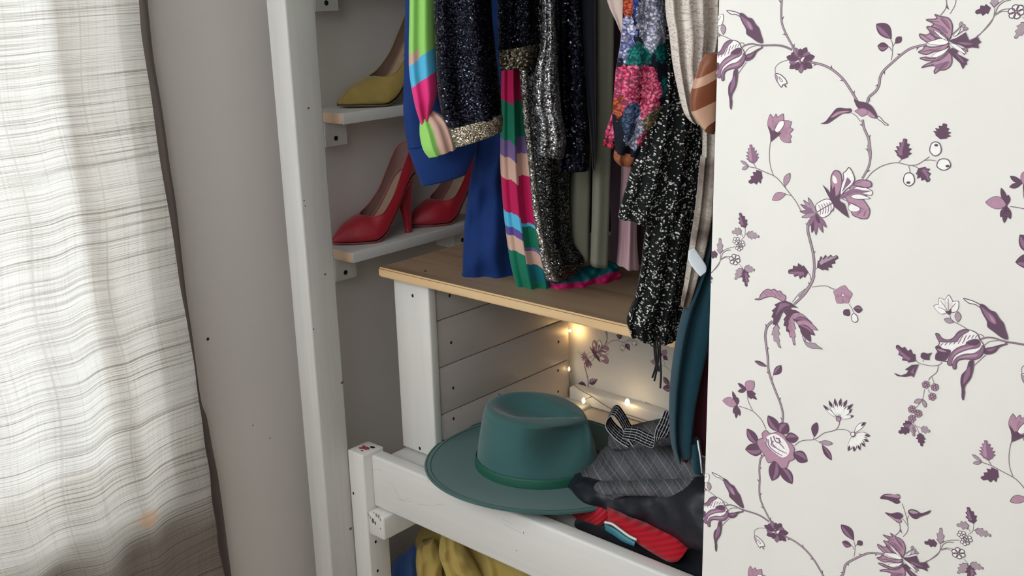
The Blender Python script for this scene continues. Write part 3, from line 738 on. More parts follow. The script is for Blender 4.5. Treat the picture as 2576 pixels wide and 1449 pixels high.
# dark coat added behind to darken gaps, and the mauve dress's shaded part
GAP_SHADE = m_cloth('gap_shade', (20, 20, 24), .9, .1, .2); MAUVE_SHADE = m_cloth('mauve_shade', (74, 56, 68), .85, .06, .15)  # plum is the mauve cloth with shade put into its colour
st = [(1500, T, 1680, T, 1.46, .06), (1520, 0, 1690, 0, 1.46, .06), (1530, 300, 1640, 300, 1.46, .06), (1530, 420, 1660, 420, 1.46, .06), (1536, 560, 1670, 560, 1.46, .05), (1534, 646, 1670, 668, 1.46, .04)]
g = garment('mauve_dress_shade', 'shaded part of the mauve dress, shade put into its dark plum colour', 'skirt', st); loft('skirt', st, MAUVE_SHADE, g, folds=2, amp=.008)
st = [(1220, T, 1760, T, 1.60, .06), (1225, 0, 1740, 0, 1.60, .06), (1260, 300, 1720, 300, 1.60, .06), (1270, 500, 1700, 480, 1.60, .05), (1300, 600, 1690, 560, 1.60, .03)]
g = garment('dark_backdrop', 'black coat added to darken the gaps at the back of the wardrobe', 'backdrop', st); loft('body', st, GAP_SHADE, g, folds=3, amp=.01)
MAUVE = m_cloth('mauve_satin', (184, 150, 158), .6, .04, .08, 1500, .1)
st = [(1556, T, 1620, T, 1.38, .05), (1560, 0, 1620, 0, 1.38, .05), (1563, 400, 1606, 400, 1.38, .05), (1560, 500, 1602, 500, 1.38, .05), (1556, 600, 1602, 600, 1.38, .05), (1551, 662, 1608, 677, 1.38, .05)]
g = garment('mauve_dress', 'dusty pink satin dress showing below the floral cuff', 'dress', st); loft('skirt', st, MAUVE, g, folds=1.6, amp=.006)
BLUSH = m_cloth('blush_satin', (206, 184, 176), .6, .03, .1, 1500, .1)
st = [(1490, T, 1590, T, 1.24, .03), (1505, -120, 1590, -120, 1.24, .03), (1527, 0, 1588, 0, 1.24, .03), (1550, 55, 1582, 55, 1.24, .02), (1562, 84, 1568, 86, 1.24, .012)]
g = garment('blush_top', 'pale blush top, only a pointed corner showing beside floral sleeve', 'top', st); loft('body', st, BLUSH, g, rows=24, folds=1, amp=.003)
# floral blouse
NV_, WH_, BL_, TL_, TL2, PK_, PK2, OR_, TN_ = (26, 30, 66), (222, 224, 234), (64, 84, 160), (14, 104, 100), (30, 132, 122), (206, 34, 92), (240, 130, 160), (204, 92, 56), (196, 162, 130)
FLORAL = m_floral('tropical_floral_chiffon', [(.08, .05, .10, .08, OR_, (150, 60, 40)), (.08, .24, .16, .15, BL_, WH_), (.30, .05, .14, .10, (34, 60, 130), BL_), (.50, .80, .30, .13, (150, 160, 196), WH_), (.62, .12, .42, .17, WH_, (128, 130, 160)), (.55, .26, .14, .07, (176, 178, 200), WH_), (.33, .35, .22, .085, TL_, TL2), (.74, .32, .18, .055, TL_, TL2), (.92, .25, .08, .07, PK_, PK2),
    (.92, .40, .09, .09, TN_, (150, 110, 90)), (.84, .53, .16, .07, TL_, (20, 84, 88)), (.28, .46, .36, .06, PK_, PK2), (.18, .57, .22, .14, PK_, PK2), (.56, .60, .17, .14, (190, 20, 76), PK2), (.05, .66, .10, .07, OR_, (170, 84, 60)), (.78, .74, .24, .09, (88, 96, 70), TN_), (.75, .86, .2, .05, PK_, PK2), (.3, .74, .14, .12, (96, 110, 150), (20, 60, 70))])
FLAP = m_floral('floral_flap', [(.4, .55, .6, .30, PK_, PK2), (.5, .18, .5, .14, BL_, WH_), (.2, .92, .5, .12, OR_, PK_)], 300)
st = [(1572, T, 1672, T, 1.16, .06), (1568, 0, 1678, 0, 1.16, .065), (1563, 100, 1686, 95, 1.16, .07), (1550, 180, 1700, 170, 1.16, .07), (1545, 240, 1694, 235, 1.16, .065), (1541, 300, 1668, 300, 1.16, .055), (1546, 345, 1640, 352, 1.16, .045), (1548, 382, 1610, 392, 1.16, .04)]
g = garment('floral_blouse', 'multicoloured floral blouse with gathered sleeve, in front of black ditsy dress', 'blouse', st)
sl = loft('sleeve', st, FLORAL, g, folds=2.2, amp=.006, rough=(.008, .09), y0=T+330, y1=400)
loft('cuff', [(1546, 378, 1612, 386, 1.16, .036), (1544, 398, 1604, 404, 1.16, .036), (1556, 414, 1590, 419, 1.16, .02)], m_paisley('rust_print', (150, 88, 58), (60, 40, 36), 40, .8), sl, rows=12, folds=2, amp=.003)
loft('sleeve_flap', [(1552, 240, 1572, 245, 1.185, .02), (1538, 290, 1566, 296, 1.185, .025), (1524, 330, 1562, 335, 1.185, .03), (1517, 366, 1556, 374, 1.185, .022)], FLAP, sl, rows=20, folds=1.5, amp=.003)
# black ditsy dress
DITSY = m_blobs('black_ditsy_print', (17, 19, 19), (216, 216, 210), 185, .42, .36, .32)
st = [(1645, T, 1730, T, 1.19, .06), (1650, 0, 1730, 0, 1.19, .06), (1648, 180, 1736, 180, 1.19, .07), (1630, 300, 1752, 290, 1.19, .08), (1598, 390, 1762, 370, 1.19, .085), (1578, 465, 1758, 450, 1.19, .085), (1560, 525, 1752, 530, 1.19, .08), (1555, 545, 1750, 566, 1.19, .07)]
g = garment('ditsy_dress', 'black dress scattered with tiny white flowers, hem over the shelf edge', 'dress', st)
loft('top_tier', st, DITSY, g, n=72, folds=3, amp=.007, rough=(.004, .1))
loft('lower_tier', [(1640, 520, 1745, 520, 1.19, .06), (1622, 600, 1738, 600, 1.19, .065), (1611, 690, 1728, 690, 1.188, .065), (1596, 755, 1718, 755, 1.185, .065), (1577, 805, 1712, 805, 1.182, .065), (1588, 846, 1706, 852, 1.18, .05)], DITSY, g, n=72, folds=2.6, amp=.008, rough=(.005, .09), seed=3)
CORD = m_plain('black_cord', (16, 16, 18), .8, 0, 10, 0)
for k, pts in enumerate((((1648, 846), (1650, 880), (1651, 915), (1641, 950)), ((1653, 846), (1656, 890), (1654, 920), (1646, 958)), ((1660, 846), (1661, 900), (1663, 940), (1661, 976)), ((1645, 850), (1648, 900), (1655, 925), (1659, 935)), ((1628, 848), (1638, 868), (1652, 874), (1662, 868), (1670, 850)))):
    tube('cord', [hit(x, y, 1, 1.168) for x, y in crom(pts, 16)], .0014 if k < 4 else .0008, CORD, g, 7)
# paisley blouse and its long pale underlayer
st = [(1665, T, 1815, T, 1.10, .05), (1674, 0, 1812, 0, 1.10, .055), (1684, 80, 1810, 80, 1.10, .055), (1693, 160, 1796, 160, 1.10, .055), (1706, 225, 1795, 225, 1.10, .05), (1722, 285, 1792, 285, 1.10, .04), (1740, 308, 1780, 310, 1.10, .03)]
g = garment('paisley_blouse', 'cream paisley satin blouse beside the wallpapered panel', 'blouse', st)
loft('sleeve', st, m_paisley('cream_paisley', (216, 206, 196), (138, 120, 120), 15, .6), g, n=72, folds=3.6, amp=.010, rough=(.004, .12))
st = [(1766, T, 1815, T, 1.125, .025), (1768, 320, 1808, 320, 1.125, .025), (1762, 400, 1804, 400, 1.125, .03), (1750, 520, 1796, 520, 1.125, .035), (1735, 620, 1778, 620, 1.125, .035), (1722, 710, 1752, 710, 1.125, .03), (1712, 768, 1736, 770, 1.125, .02)]
g = garment('taupe_print_top', 'long taupe and cream printed top with white care label', 'top', st)
u = loft('body', st, m_paisley('taupe_print', (184, 174, 164), (104, 92, 84), 34, .8, (96, 82, 74)), g, folds=1.6, amp=.004)
loft('care_label', [(1732, 630, 1746, 622, 1.100, .003), (1732, 655, 1758, 640, 1.098, .003), (1748, 680, 1776, 668, 1.096, .003), (1762, 696, 1776, 684, 1.094, .002)], m_plain('care_label_white', (214, 220, 226), .5), g, rows=14)
# brown leather bag corner
LEA = NT('tan_leather'); v_ = LEA.coord('Object'); a_ = LEA.noise(v_, 28, 3); LEA.color(LEA.ramp(a_.outputs[0], [(.35, (94, 50, 30)), (.6, (142, 84, 56))])); LEA.set(Roughness=.28, Specular_IOR_Level=.6); LEA.bump(a_.outputs[0], .3, .002); LEA = LEA.m
LEA_HIGHLIT = m_bands('highlit_tan_leather', [(0, (128, 74, 48)), (180, (190, 148, 124)), (206, (122, 68, 42)), (262, (192, 150, 126)), (312, (96, 54, 36))], 132, 336, .16, .01, 3, rough=.3)  # pale bands are highlights painted into the leather colour
bag = thing('leather_bag', 'glossy tan brown leather bag hanging at the edge of wallpapered panel', 'bag', tuple(hit(1770, 200, 1, 1.065)))
loft('body', [(1776, 136, 1806, 132, 1.065, .02), (1762, 160, 1808, 158, 1.065, .028), (1750, 196, 1808, 196, 1.065, .03), (1744, 215, 1808, 215, 1.065, .032), (1736, 250, 1806, 252, 1.065, .032), (1740, 285, 1804, 290, 1.065, .03), (1760, 315, 1800, 322, 1.065, .028), (1774, 332, 1796, 336, 1.065, .02)], LEA_HIGHLIT, bag, n=24, rows=30, power=.6)
tube('shoulder_strap', [hit(1826, y, 1, 1.075) for y in (240, 0, -150, T+20)], .004, LEA, bag)
# teal and maroon jackets
TEALC = m_cloth('dark_teal_cloth', (14, 56, 70), .85, .08, .25); MAR = m_cloth('maroon_cloth', (78, 26, 44), .85, .08, .25)
st = [(1786, T, 1820, T, 1.145, .03), (1788, 300, 1818, 300, 1.145, .03), (1786, 540, 1816, 540, 1.145, .035), (1772, 640, 1812, 640, 1.145, .045), (1742, 720, 1808, 720, 1.145, .05), (1722, 770, 1804, 770, 1.145, .05), (1702, 850, 1792, 840, 1.145, .05), (1688, 950, 1768, 930, 1.145, .05), (1684, 1040, 1748, 1020, 1.145, .05), (1688, 1110, 1738, 1090, 1.145, .045), (1700, 1158, 1734, 1130, 1.145, .035)]
g = garment('teal_jacket', 'dark teal jacket draped down in front of the folded clothes', 'jacket', st)
loft('body', st, TEALC, g, folds=1.5, amp=.009, drift=.1)
loft('hem', [(1732, 1110, 1760, 1105, 1.145, .03), (1736, 1140, 1764, 1135, 1.145, .03), (1742, 1186, 1768, 1190, 1.145, .02)], TEALC, g, rows=14)
tube('piping', [hit(x, y, 1, 1.128) for x, y in ((1755, 1108), (1762, 1150), (1766, 1190))], .0012, WF, g, 6)
st = [(1780, 300, 1815, 300, 1.178, .03), (1778, 700, 1815, 700, 1.178, .03), (1772, 835, 1812, 835, 1.178, .03), (1752, 910, 1808, 910, 1.178, .03), (1738, 980, 1804, 980, 1.178, .03), (1729, 1050, 1800, 1050, 1.178, .03), (1728, 1110, 1796, 1115, 1.178, .03), (1736, 1130, 1790, 1136, 1.178, .03)]
g = garment('maroon_jacket', 'maroon jacket hanging between teal jacket and wallpapered panel', 'jacket', st)
loft('body', st, MAR, g, folds=1.4, amp=.007)
loft('tail', [(1686, 1105, 1720, 1095, 1.178, .02), (1698, 1135, 1722, 1130, 1.178, .02), (1712, 1156, 1730, 1160, 1.178, .015)], MAR, g, rows=12)

# clothes rail carrying them
rail_o = thing('clothes_rail', 'metal clothes rail above the hanging clothes', 'rail', (-.4, 1.33, rodz))
CHROME = m_plain('rail_metal', (160, 160, 162), .3, 0, 10, 0, Metallic=.9)
tube('pole', [(XW, 1.33, rodz), (.9, 1.33, rodz)], .012, CHROME, rail_o, 12)
for xx in (XW+.004, .894): tube('socket', [(xx-.004, 1.33, rodz), (xx+.006, 1.33, rodz)], .024, CHROME, rail_o, 12)

# ---------------------------------------------------------------- fedora
def fedora():
    HATC = NT('bottle_green_felt'); v = HATC.coord('Object'); a = HATC.noise(v, 20, 3); f = HATC.noise(v, 900, 2)
    HATC.color(HATC.mix(a.outputs[0], (54, 94, 93), (62, 104, 103))); HATC.set(Roughness=.8, Sheen_Weight=.35, Specular_IOR_Level=.2); HATC.bump(f.outputs[0], .2, .0006); HATC = HATC.m
    BAND = m_plain('green_hat_band', (24, 88, 70), .6, .05, 100, .2)
    cx, cy, z0 = -1.163, 1.352, .6285
    root = thing('fedora', 'dark green felt fedora with pinched crown and matching band, on the rail', 'hat', (cx, cy, z0))
    fa = math.radians(22)          # the pinched front points this way (world angle)
    FRONT = np.array([math.cos(fa), math.sin(fa)]); SIDE = np.array([-FRONT[1], FRONT[0]])
    n = 96
    a_base, b_base = .116, .101      # crown half axes along front / side
    def P(u, v_, z): q = FRONT*u+SIDE*v_; return (cx+q[0], cy+q[1], z0+z)
    # brim
    vs = []; fs = []; K = 22
    def brimz(r, th):
        # flat, rolling up at the two sides, dipping at the front
        k = (r-.1)/.095
        return .006+.010*max(0, k)**2*abs(math.sin(th))**2 - .004*max(0, k)**2*math.cos(th)
    ring = []
    for k in range(K):
        s = k/(K-1)
        for i in range(n):
            th = 2*PI*i/n; R = .206+.004*math.cos(2*th); r0 = a_base*b_base/math.hypot(b_base*math.cos(th), a_base*math.sin(th))-.006
            r = r0+(R-r0)*s; vs.append(P(r*math.cos(th), r*math.sin(th), brimz(r, th)+(.0025 if s < .985 else 0)))
    for k in range(K-1):
        for i in range(n): fs.append((k*n+i, (k+1)*n+i, (k+1)*n+(i+1) % n, k*n+(i+1) % n))
    br = link('brim', vs, fs, HATC, root, smooth=True); md = br.modifiers.new('t', 'SOLIDIFY'); md.thickness = .0022; md.offset = -1
    # stitched welt near the edge
    pts = []
    for i in range(n+1):
        th = 2*PI*i/n; r = .206+.004*math.cos(2*th)-.010; pts.append(P(r*math.cos(th), r*math.sin(th), brimz(r, th)+.0026))
    tube('brim_stitching', pts, .0006, BAND, root, 5)
    pts = []
    for i in range(n+1):
        th = 2*PI*i/n; r = .206+.004*math.cos(2*th)-.0008; pts.append(P(r*math.cos(th), r*math.sin(th), brimz(r, th)+.001))
    tube('brim_edge', pts, .0021, HATC, root, 8)
    # crown
    H = .116; K = 60; vs = []; fs = []
    def crown(u_, th):
        # u_: 0 base .. .62 shoulder .. 1 centre of the top
        if u_ < .62:
            q = u_/.62; z = H*(.0+.93*q); sc = 1-.16*q**1.3
            if q > .85: e = (q-.85)/.15; sc -= .02*e*e
        else:
            q = (u_-.62)/.38; sc = .82*math.cos(q*PI/2)**.9; z = H*(.93+.07*math.sin(min(1, q*2.2)*PI/2))
        uu, vv = a_base*math.cos(th)*sc, b_base*math.sin(th)*sc
        z = .004+z
        # crown higher at the back than at the front
        zr = max(0, z/H); z += .010*zr*(-(uu/a_base))*1.0
        # teardrop dent on top: wide at the back, narrow towards the front
        f = uu/a_base; wdt = .052*(1-.62*sm(f, -.6, .85)); 
        d = math.hypot((uu+.006)/.086, vv/(wdt*1.12))
        if u_ > .5: z -= .024*(1-sm(d, .25, 1.12))*sm(u_, .5, .68)
        # front ridge stays up, side pinches push in near the front
        for sg in (1, -1):
            pu, pv = .066, sg*.060
            g_ = math.exp(-(((uu-pu)/.042)**2+((z-.084)/.050)**2))*sm(sg*math.sin(th), -.05, .45)*(1-.85*sm(u_, .55, .74))
            vv -= sg*.050*g_
        return uu, vv, z
    for k in range(K):
        u_ = k/(K-1)*.999
        for i in range(n):
            th = 2*PI*i/n; a_, b_, z = crown(u_, th); vs.append(P(a_, b_, z))
    for k in range(K-1):
        for i in range(n): fs.append((k*n+i, k*n+(i+1) % n, (k+1)*n+(i+1) % n, (k+1)*n+i))
    fs.append(tuple((K-1)*n+i for i in range(n)))
    cr = link('crown', vs, fs, HATC, root, smooth=True)
    # band
    vs = []; fs = []; KB = 6
    for k in range(KB):
        zz = .006+.020*k/(KB-1); s = 1.02-.16*(zz/H/.93)**1.3+.006*math.sin(PI*k/(KB-1))
        for i in range(n):
            th = 2*PI*i/n; vs.append(P(a_base*s*math.cos(th), b_base*s*math.sin(th), zz))
    for k in range(KB-1):
        for i in range(n): fs.append((k*n+i, k*n+(i+1) % n, (k+1)*n+(i+1) % n, (k+1)*n+i))
    b = link('band', vs, fs, BAND, root, smooth=True); md = b.modifiers.new('t', 'SOLIDIFY'); md.thickness = .0012; md.offset = 1
fedora()

# ---------------------------------------------------------------- folded clothes behind the rail
JEAN = m_cloth('black_denim', (20, 23, 30), .9, .15, .4, 1200)
LEATH = NT('black_faux_leather'); v_ = LEATH.coord('Object'); a_ = LEATH.noise(v_, 14, 3, .5); LEATH.color((21, 24, 34)); LEATH.set(Roughness=.42, Specular_IOR_Level=.45); LEATH.bump(a_.outputs[0], .8, .008); LEATH = LEATH.m
REDR = m_ribbed('red_ribbed_knit', (186, 18, 38), .0105, 0, .55)
CHK = m_check('grey_check_wool'); STR = m_check('striped_tie', True)
jt = thing('black_jeans', 'black denim jeans folded at the bottom of the stack behind the rail', 'jeans', tuple(hit(1580, 1400, 1, 1.30)))
loft('folded_leg', [(1428, 1326, 1424, 1356, 1.275, .05), (1455, 1306, 1440, 1390, 1.272, .06), (1510, 1316, 1500, 1430, 1.270, .065), (1580, 1345, 1565, 1470, 1.270, .065), (1650, 1376, 1640, 1520, 1.270, .065), (1710, 1392, 1710, 1560, 1.270, .065), (1790, 1360, 1790, 1600, 1.275, .07), (1850, 1360, 1850, 1620, 1.275, .07)], JEAN, jt, slab=True, n=36, rows=60, rough=(.003, .07), power=.55)
loft('belt_loop', [(1540, 1372, 1546, 1378, 1.236, .004), (1556, 1385, 1562, 1392, 1.235, .004), (1578, 1412, 1584, 1420, 1.235, .004)], JEAN, jt, slab=True, n=12, rows=10)
tube('seam', [hit(x, y, 1, 1.2355) for x, y in ((1548, 1370), (1535, 1388), (1520, 1402))], .0009, m_plain('seam_thread', (70, 78, 92), .8), jt, 6)
t_ = thing('red_cardigan', 'bright red ribbed knit folded between black leather and black jeans', 'cardigan', tuple(hit(1580, 1340, 1, 1.29)))
loft('folded_knit', [(1528, 1274, 1530, 1318, 1.275, .05), (1560, 1288, 1552, 1328, 1.27, .07), (1610, 1306, 1590, 1356, 1.268, .075), (1660, 1322, 1640, 1388, 1.266, .075), (1700, 1338, 1676, 1408, 1.264, .075), (1728, 1362, 1694, 1408, 1.262, .06)], REDR, t_, slab=True, n=36, rows=50, power=.7)
loft('sleeve', [(1436, 1282, 1440, 1296, 1.30, .03), (1462, 1266, 1458, 1312, 1.30, .06), (1492, 1264, 1486, 1321, 1.295, .07), (1518, 1272, 1512, 1318, 1.29, .06), (1532, 1282, 1530, 1306, 1.288, .04)], REDR, t_, slab=True, n=32, rows=30, power=.8, rough=(.003, .03))
t_ = thing('beaded_belt', 'teal and white beaded belt peeping from under the red knit', 'belt', tuple(hit(1560, 1340, 1, 1.262)))
TB = m_plain('teal_beads', (22, 104, 118), .35, .2, 400); WBD = m_plain('white_beads', (220, 214, 208), .3)
loft('strap', [(1520, 1316, 1522, 1334, 1.240, .010), (1545, 1326, 1542, 1346, 1.238, .010), (1572, 1344, 1566, 1362, 1.236, .010), (1598, 1360, 1594, 1374, 1.236, .010)], TB, t_, slab=True, n=20, rows=24)
tube('white_edge', [hit(x, y, 1, 1.234) for x, y in crom(((1522, 1314), (1540, 1318), (1560, 1332), (1582, 1348), (1602, 1358)), 16)], .0022, WBD, t_, 8)
t_ = thing('leather_trousers', 'black leather trousers folded in a soft roll under the checked trousers', 'trousers', tuple(hit(1590, 1250, 1, 1.30)))
loft('folded_leg', [(1424, 1206, 1430, 1238, 1.34, .08), (1450, 1190, 1448, 1260, 1.335, .12), (1500, 1195, 1490, 1276, 1.33, .13), (1560, 1205, 1545, 1298, 1.325, .13), (1640, 1210, 1630, 1318, 1.31, .14), (1690, 1205, 1690, 1352, 1.30, .15), (1730, 1195, 1730, 1372, 1.29, .15), (1790, 1190, 1790, 1385, 1.29, .15), (1850, 1190, 1850, 1390, 1.29, .12)], LEATH, t_, slab=True, n=40, rows=60, rough=(.008, .10), power=.7)
t_ = thing('checked_trousers', 'grey checked trousers with tie belt folded on top of the stack', 'trousers', tuple(hit(1600, 1180, 1, 1.32)))
# three stacked folds and the top face
loft('top_fold', [(1462, 1184, 1464, 1208, 1.335, .05), (1490, 1168, 1486, 1212, 1.36, .12), (1520, 1138, 1530, 1212, 1.38, .20), (1570, 1120, 1590, 1212, 1.38, .22), (1640, 1115, 1660, 1214, 1.37, .22), (1700, 1125, 1712, 1212, 1.36, .20), (1750, 1150, 1752, 1210, 1.35, .16), (1800, 1160, 1800, 1205, 1.35, .1)], CHK, t_, slab=True, n=48, rows=60, power=.75, rough=(.003, .08))
loft('middle_fold', [(1470, 1222, 1474, 1238, 1.32, .05), (1500, 1206, 1500, 1240, 1.32, .1), (1560, 1204, 1566, 1238, 1.32, .12), (1620, 1200, 1630, 1240, 1.31, .12), (1668, 1195, 1672, 1246, 1.31, .12), (1720, 1190, 1722, 1230, 1.31, .12), (1790, 1185, 1790, 1215, 1.31, .1)], CHK, t_, slab=True, n=40, rows=50, power=.7)
loft('lower_fold', [(1516, 1250, 1534, 1268, 1.30, .03), (1530, 1232, 1548, 1256, 1.30, .05), (1560, 1224, 1572, 1244, 1.30, .06), (1620, 1228, 1622, 1248, 1.30, .06), (1660, 1228, 1668, 1246, 1.30, .06), (1700, 1200, 1716, 1236, 1.30, .06)], CHK, t_, slab=True, n=30, rows=40, power=.8)
# tie belt: a standing loop and a V-shaped end
def ribbon(name, cl, wpx, m, parent, Yc, rows=60, thick=.0012):
    """strip following photo points cl=(x, y, depth Y, dirx, diry)"""
    S = crom(cl, rows); vs = []; uv = []; fs = []; cum = 0; prev = None
    for j, (x, y, Y, dx, dy, wf) in enumerate(S):
        c = hit(x, y, 1, Y); zc = float((c-CAM)@VF)
        A = CAM+ray(x-dx*wpx*wf/2, y-dy*wpx*wf/2)*(zc+.004); B = CAM+ray(x+dx*wpx*wf/2, y+dy*wpx*wf/2)*(zc-.004)
        if prev is not None: cum += np.linalg.norm(c-prev)
        prev = c; wd = np.linalg.norm(B-A)
        for i in range(6): vs.append(A+(B-A)*i/5); uv.append((i/5*.026, cum))
    for j in range(rows-1):
        for i in range(5): a = j*6+i; fs.append((a, a+1, a+7, a+6))
    o = link(name, vs, fs, m, parent, uv, smooth=True); md = o.modifiers.new('t', 'SOLIDIFY'); md.thickness = thick; md.offset = 0
    return o
vs, uv, fs, cum, prev = [], [], [], 0, None
for (x, y, Y) in crom([(1592, 1124, 1.322), (1575, 1098, 1.325), (1556, 1064, 1.33), (1541, 1047, 1.333), (1527, 1056, 1.338), (1524, 1076, 1.342), (1540, 1098, 1.342), (1562, 1116, 1.338), (1580, 1126, 1.335)], 60):
    A = hit(x, y, 1, Y); B = A+VR*.0105+VU*.0165+VF*.020
    if prev is not None: cum += np.linalg.norm(A-prev)
    prev = A
    for i in range(5): vs.append(A+(B-A)*i/4); uv.append((i/4*.026, cum))
for j in range(59):
    for i in range(4): a = j*5+i; fs.append((a, a+1, a+6, a+5))
o = link('belt_loop', vs, fs, STR, t_, uv, smooth=True); md = o.modifiers.new('t', 'SOLIDIFY'); md.thickness = .0012; md.offset = 0
ribbon('belt_end', [(1570, 1088, 1.30, .3, -.95, .7), (1600, 1092, 1.30, .25, -.95, .8), (1630, 1106, 1.295, .3, -.95, .75), (1652, 1112, 1.29, .6, -.8, .7), (1664, 1092, 1.29, .9, .4, .8), (1676, 1066, 1.29, .92, .35, .8), (1686, 1036, 1.295, .95, .3, .7)], 44, STR, t_, 1.3)
loft('waistband', [(1532, 1096, 1530, 1122, 1.37, .02), (1545, 1090, 1545, 1132, 1.37, .06), (1580, 1076, 1590, 1130, 1.38, .10), (1640, 1062, 1650, 1128, 1.39, .12), (1690, 1052, 1700, 1120, 1.39, .1), (1740, 1060, 1740, 1120, 1.39, .08)], CHK, t_, slab=True, n=32, rows=36)

# ---------------------------------------------------------------- clothes under the rail
MUC = m_cloth('mustard_cotton', (196, 172, 98), .85, .08, .3); DEN = m_cloth('blue_chambray', (74, 108, 176), .85, .1, .3)
t_ = thing('mustard_shirt', 'crumpled mustard cotton shirt in the space below the rail', 'shirt', tuple(hit(1150, 1449, 1, 1.38)))
loft('body', [(1046, 1395, 1060, 1560, 1.36, .08), (1050, 1345, 1075, 1560, 1.38, .12), (1080, 1318, 1100, 1580, 1.40, .16), (1130, 1316, 1150, 1600, 1.41, .18), (1200, 1345, 1220, 1620, 1.41, .18), (1270, 1380, 1290, 1640, 1.41, .18), (1360, 1410, 1380, 1650, 1.41, .16)], MUC, t_, slab=True, n=60, rows=80, folds=1.2, amp=.010, rough=(.022, .085), power=.8)
loft('sleeve', [(1112, 1335, 1150, 1325, 1.345, .03), (1104, 1385, 1172, 1380, 1.33, .05), (1118, 1430, 1200, 1430, 1.33, .055), (1150, 1500, 1240, 1500, 1.33, .05)], MUC, t_, n=40, rows=40, folds=1.8, amp=.006, rough=(.008, .05))
loft('collar', [(1048, 1380, 1090, 1352, 1.33, .03), (1046, 1420, 1110, 1392, 1.33, .04), (1052, 1470, 1112, 1430, 1.33, .04), (1060, 1530, 1110, 1500, 1.33, .03)], MUC, t_, n=32, rows=30, folds=1.4, amp=.005, rough=(.006, .05))
t_ = thing('chambray_shirt', 'crumpled blue chambray shirt beside the mustard one under the rail', 'shirt', tuple(hit(1010, 1449, 1, 1.33)))
loft('body', [(985, 1420, 990, 1560, 1.33, .05), (1000, 1402, 1005, 1560, 1.33, .08), (1018, 1390, 1020, 1560, 1.34, .08), (1038, 1372, 1040, 1560, 1.35, .08), (1058, 1375, 1060, 1560, 1.36, .06)], DEN, t_, slab=True, n=40, rows=40, rough=(.012, .04), power=.8)
t_ = thing('denim_jacket', 'dark blue denim jacket crumpled lowest under the rail', 'jacket', tuple(hit(985, 1449, 1, 1.36)))
loft('body', [(978, 1432, 978, 1560, 1.38, .05), (995, 1415, 995, 1560, 1.39, .08), (1020, 1412, 1020, 1560, 1.40, .08), (1060, 1420, 1060, 1560, 1.40, .08)], m_cloth('dark_denim', (22, 34, 70), .9, .1), t_, slab=True, n=32, rows=24, rough=(.008, .04))

# ---------------------------------------------------------------- fairy lights
fl = thing('fairy_lights', 'string of warm fairy lights draped over the back bearer', 'string lights', tuple(hit(1460, 1000, 1, 1.68)))
WIRE = m_plain('clear_wire', (150, 138, 122), .5, 0, 10, 0)
wp = crom([(*hit(1432, 905, 1, 1.705),), (*hit(1434, 940, 1, 1.70),), (*hit(1440, 962, 1, 1.69),), (*hit(1462, 982, 1, 1.682),), (*hit(1490, 998, 1, 1.676),), (*hit(1540, 1030, 1, 1.66),), (*hit(1600, 1050, 1, 1.655),), (*hit(1700, 1085, 1, 1.65),)], 60)
tube('wire', wp, .0009, WIRE, fl, 6)
tube('wire', crom([(*hit(1490, 998, 1, 1.676),), (*hit(1478, 1002, 1, 1.674),), (*hit(1470, 1007, 1, 1.672),)], 8), .0009, WIRE, fl, 6)
BULB = m_emit('warm_bulb', (1.0, .80, .46), 9)
for (x, y, Y, s, pw) in ((1431, 928, 1.700, .0036, .012), (1468, 1008, 1.672, .0050, .010), (1578, 1012, 1.685, .0062, .03)):
    c = hit(x, y, 1, Y); bm = bmesh.new(); bmesh.ops.create_uvsphere(bm, u_segments=12, v_segments=8, radius=s)
    for v in bm.verts: v.co = Vector((v.co.x*.8, v.co.y*.8, v.co.z*1.3))+Vector(c)
    frombm('bulb', bm, BULB, fl, True)
    d = bpy.data.lights.new('bulb_glow', 'POINT'); d.energy = pw; d.color = (1, .66, .30); d.shadow_soft_size = .008
    o = bpy.data.objects.new('bulb_glow', d); COL.objects.link(o); o.parent = fl; o.location = Vector(c)+Vector((0, -.012, .006))-fl.location
# one bulb tucked behind the plank end lights the wallpaper corner
c = hit(1418, 880, 1, 1.712); c[0] = -1.376
d = bpy.data.lights.new('bulb_glow', 'POINT'); d.energy = .05; d.color = (1, .60, .22); d.shadow_soft_size = .008
o = bpy.data.objects.new('bulb_glow', d); COL.objects.link(o); o.parent = fl; o.location = Vector((-1.358, 1.708, .757))-fl.location
bm = bmesh.new(); bmesh.ops.create_uvsphere(bm, u_segments=10, v_segments=8, radius=.003)
for v in bm.verts: v.co += Vector((-1.372, 1.711, .757))
frombm('bulb', bm, BULB, fl, True)
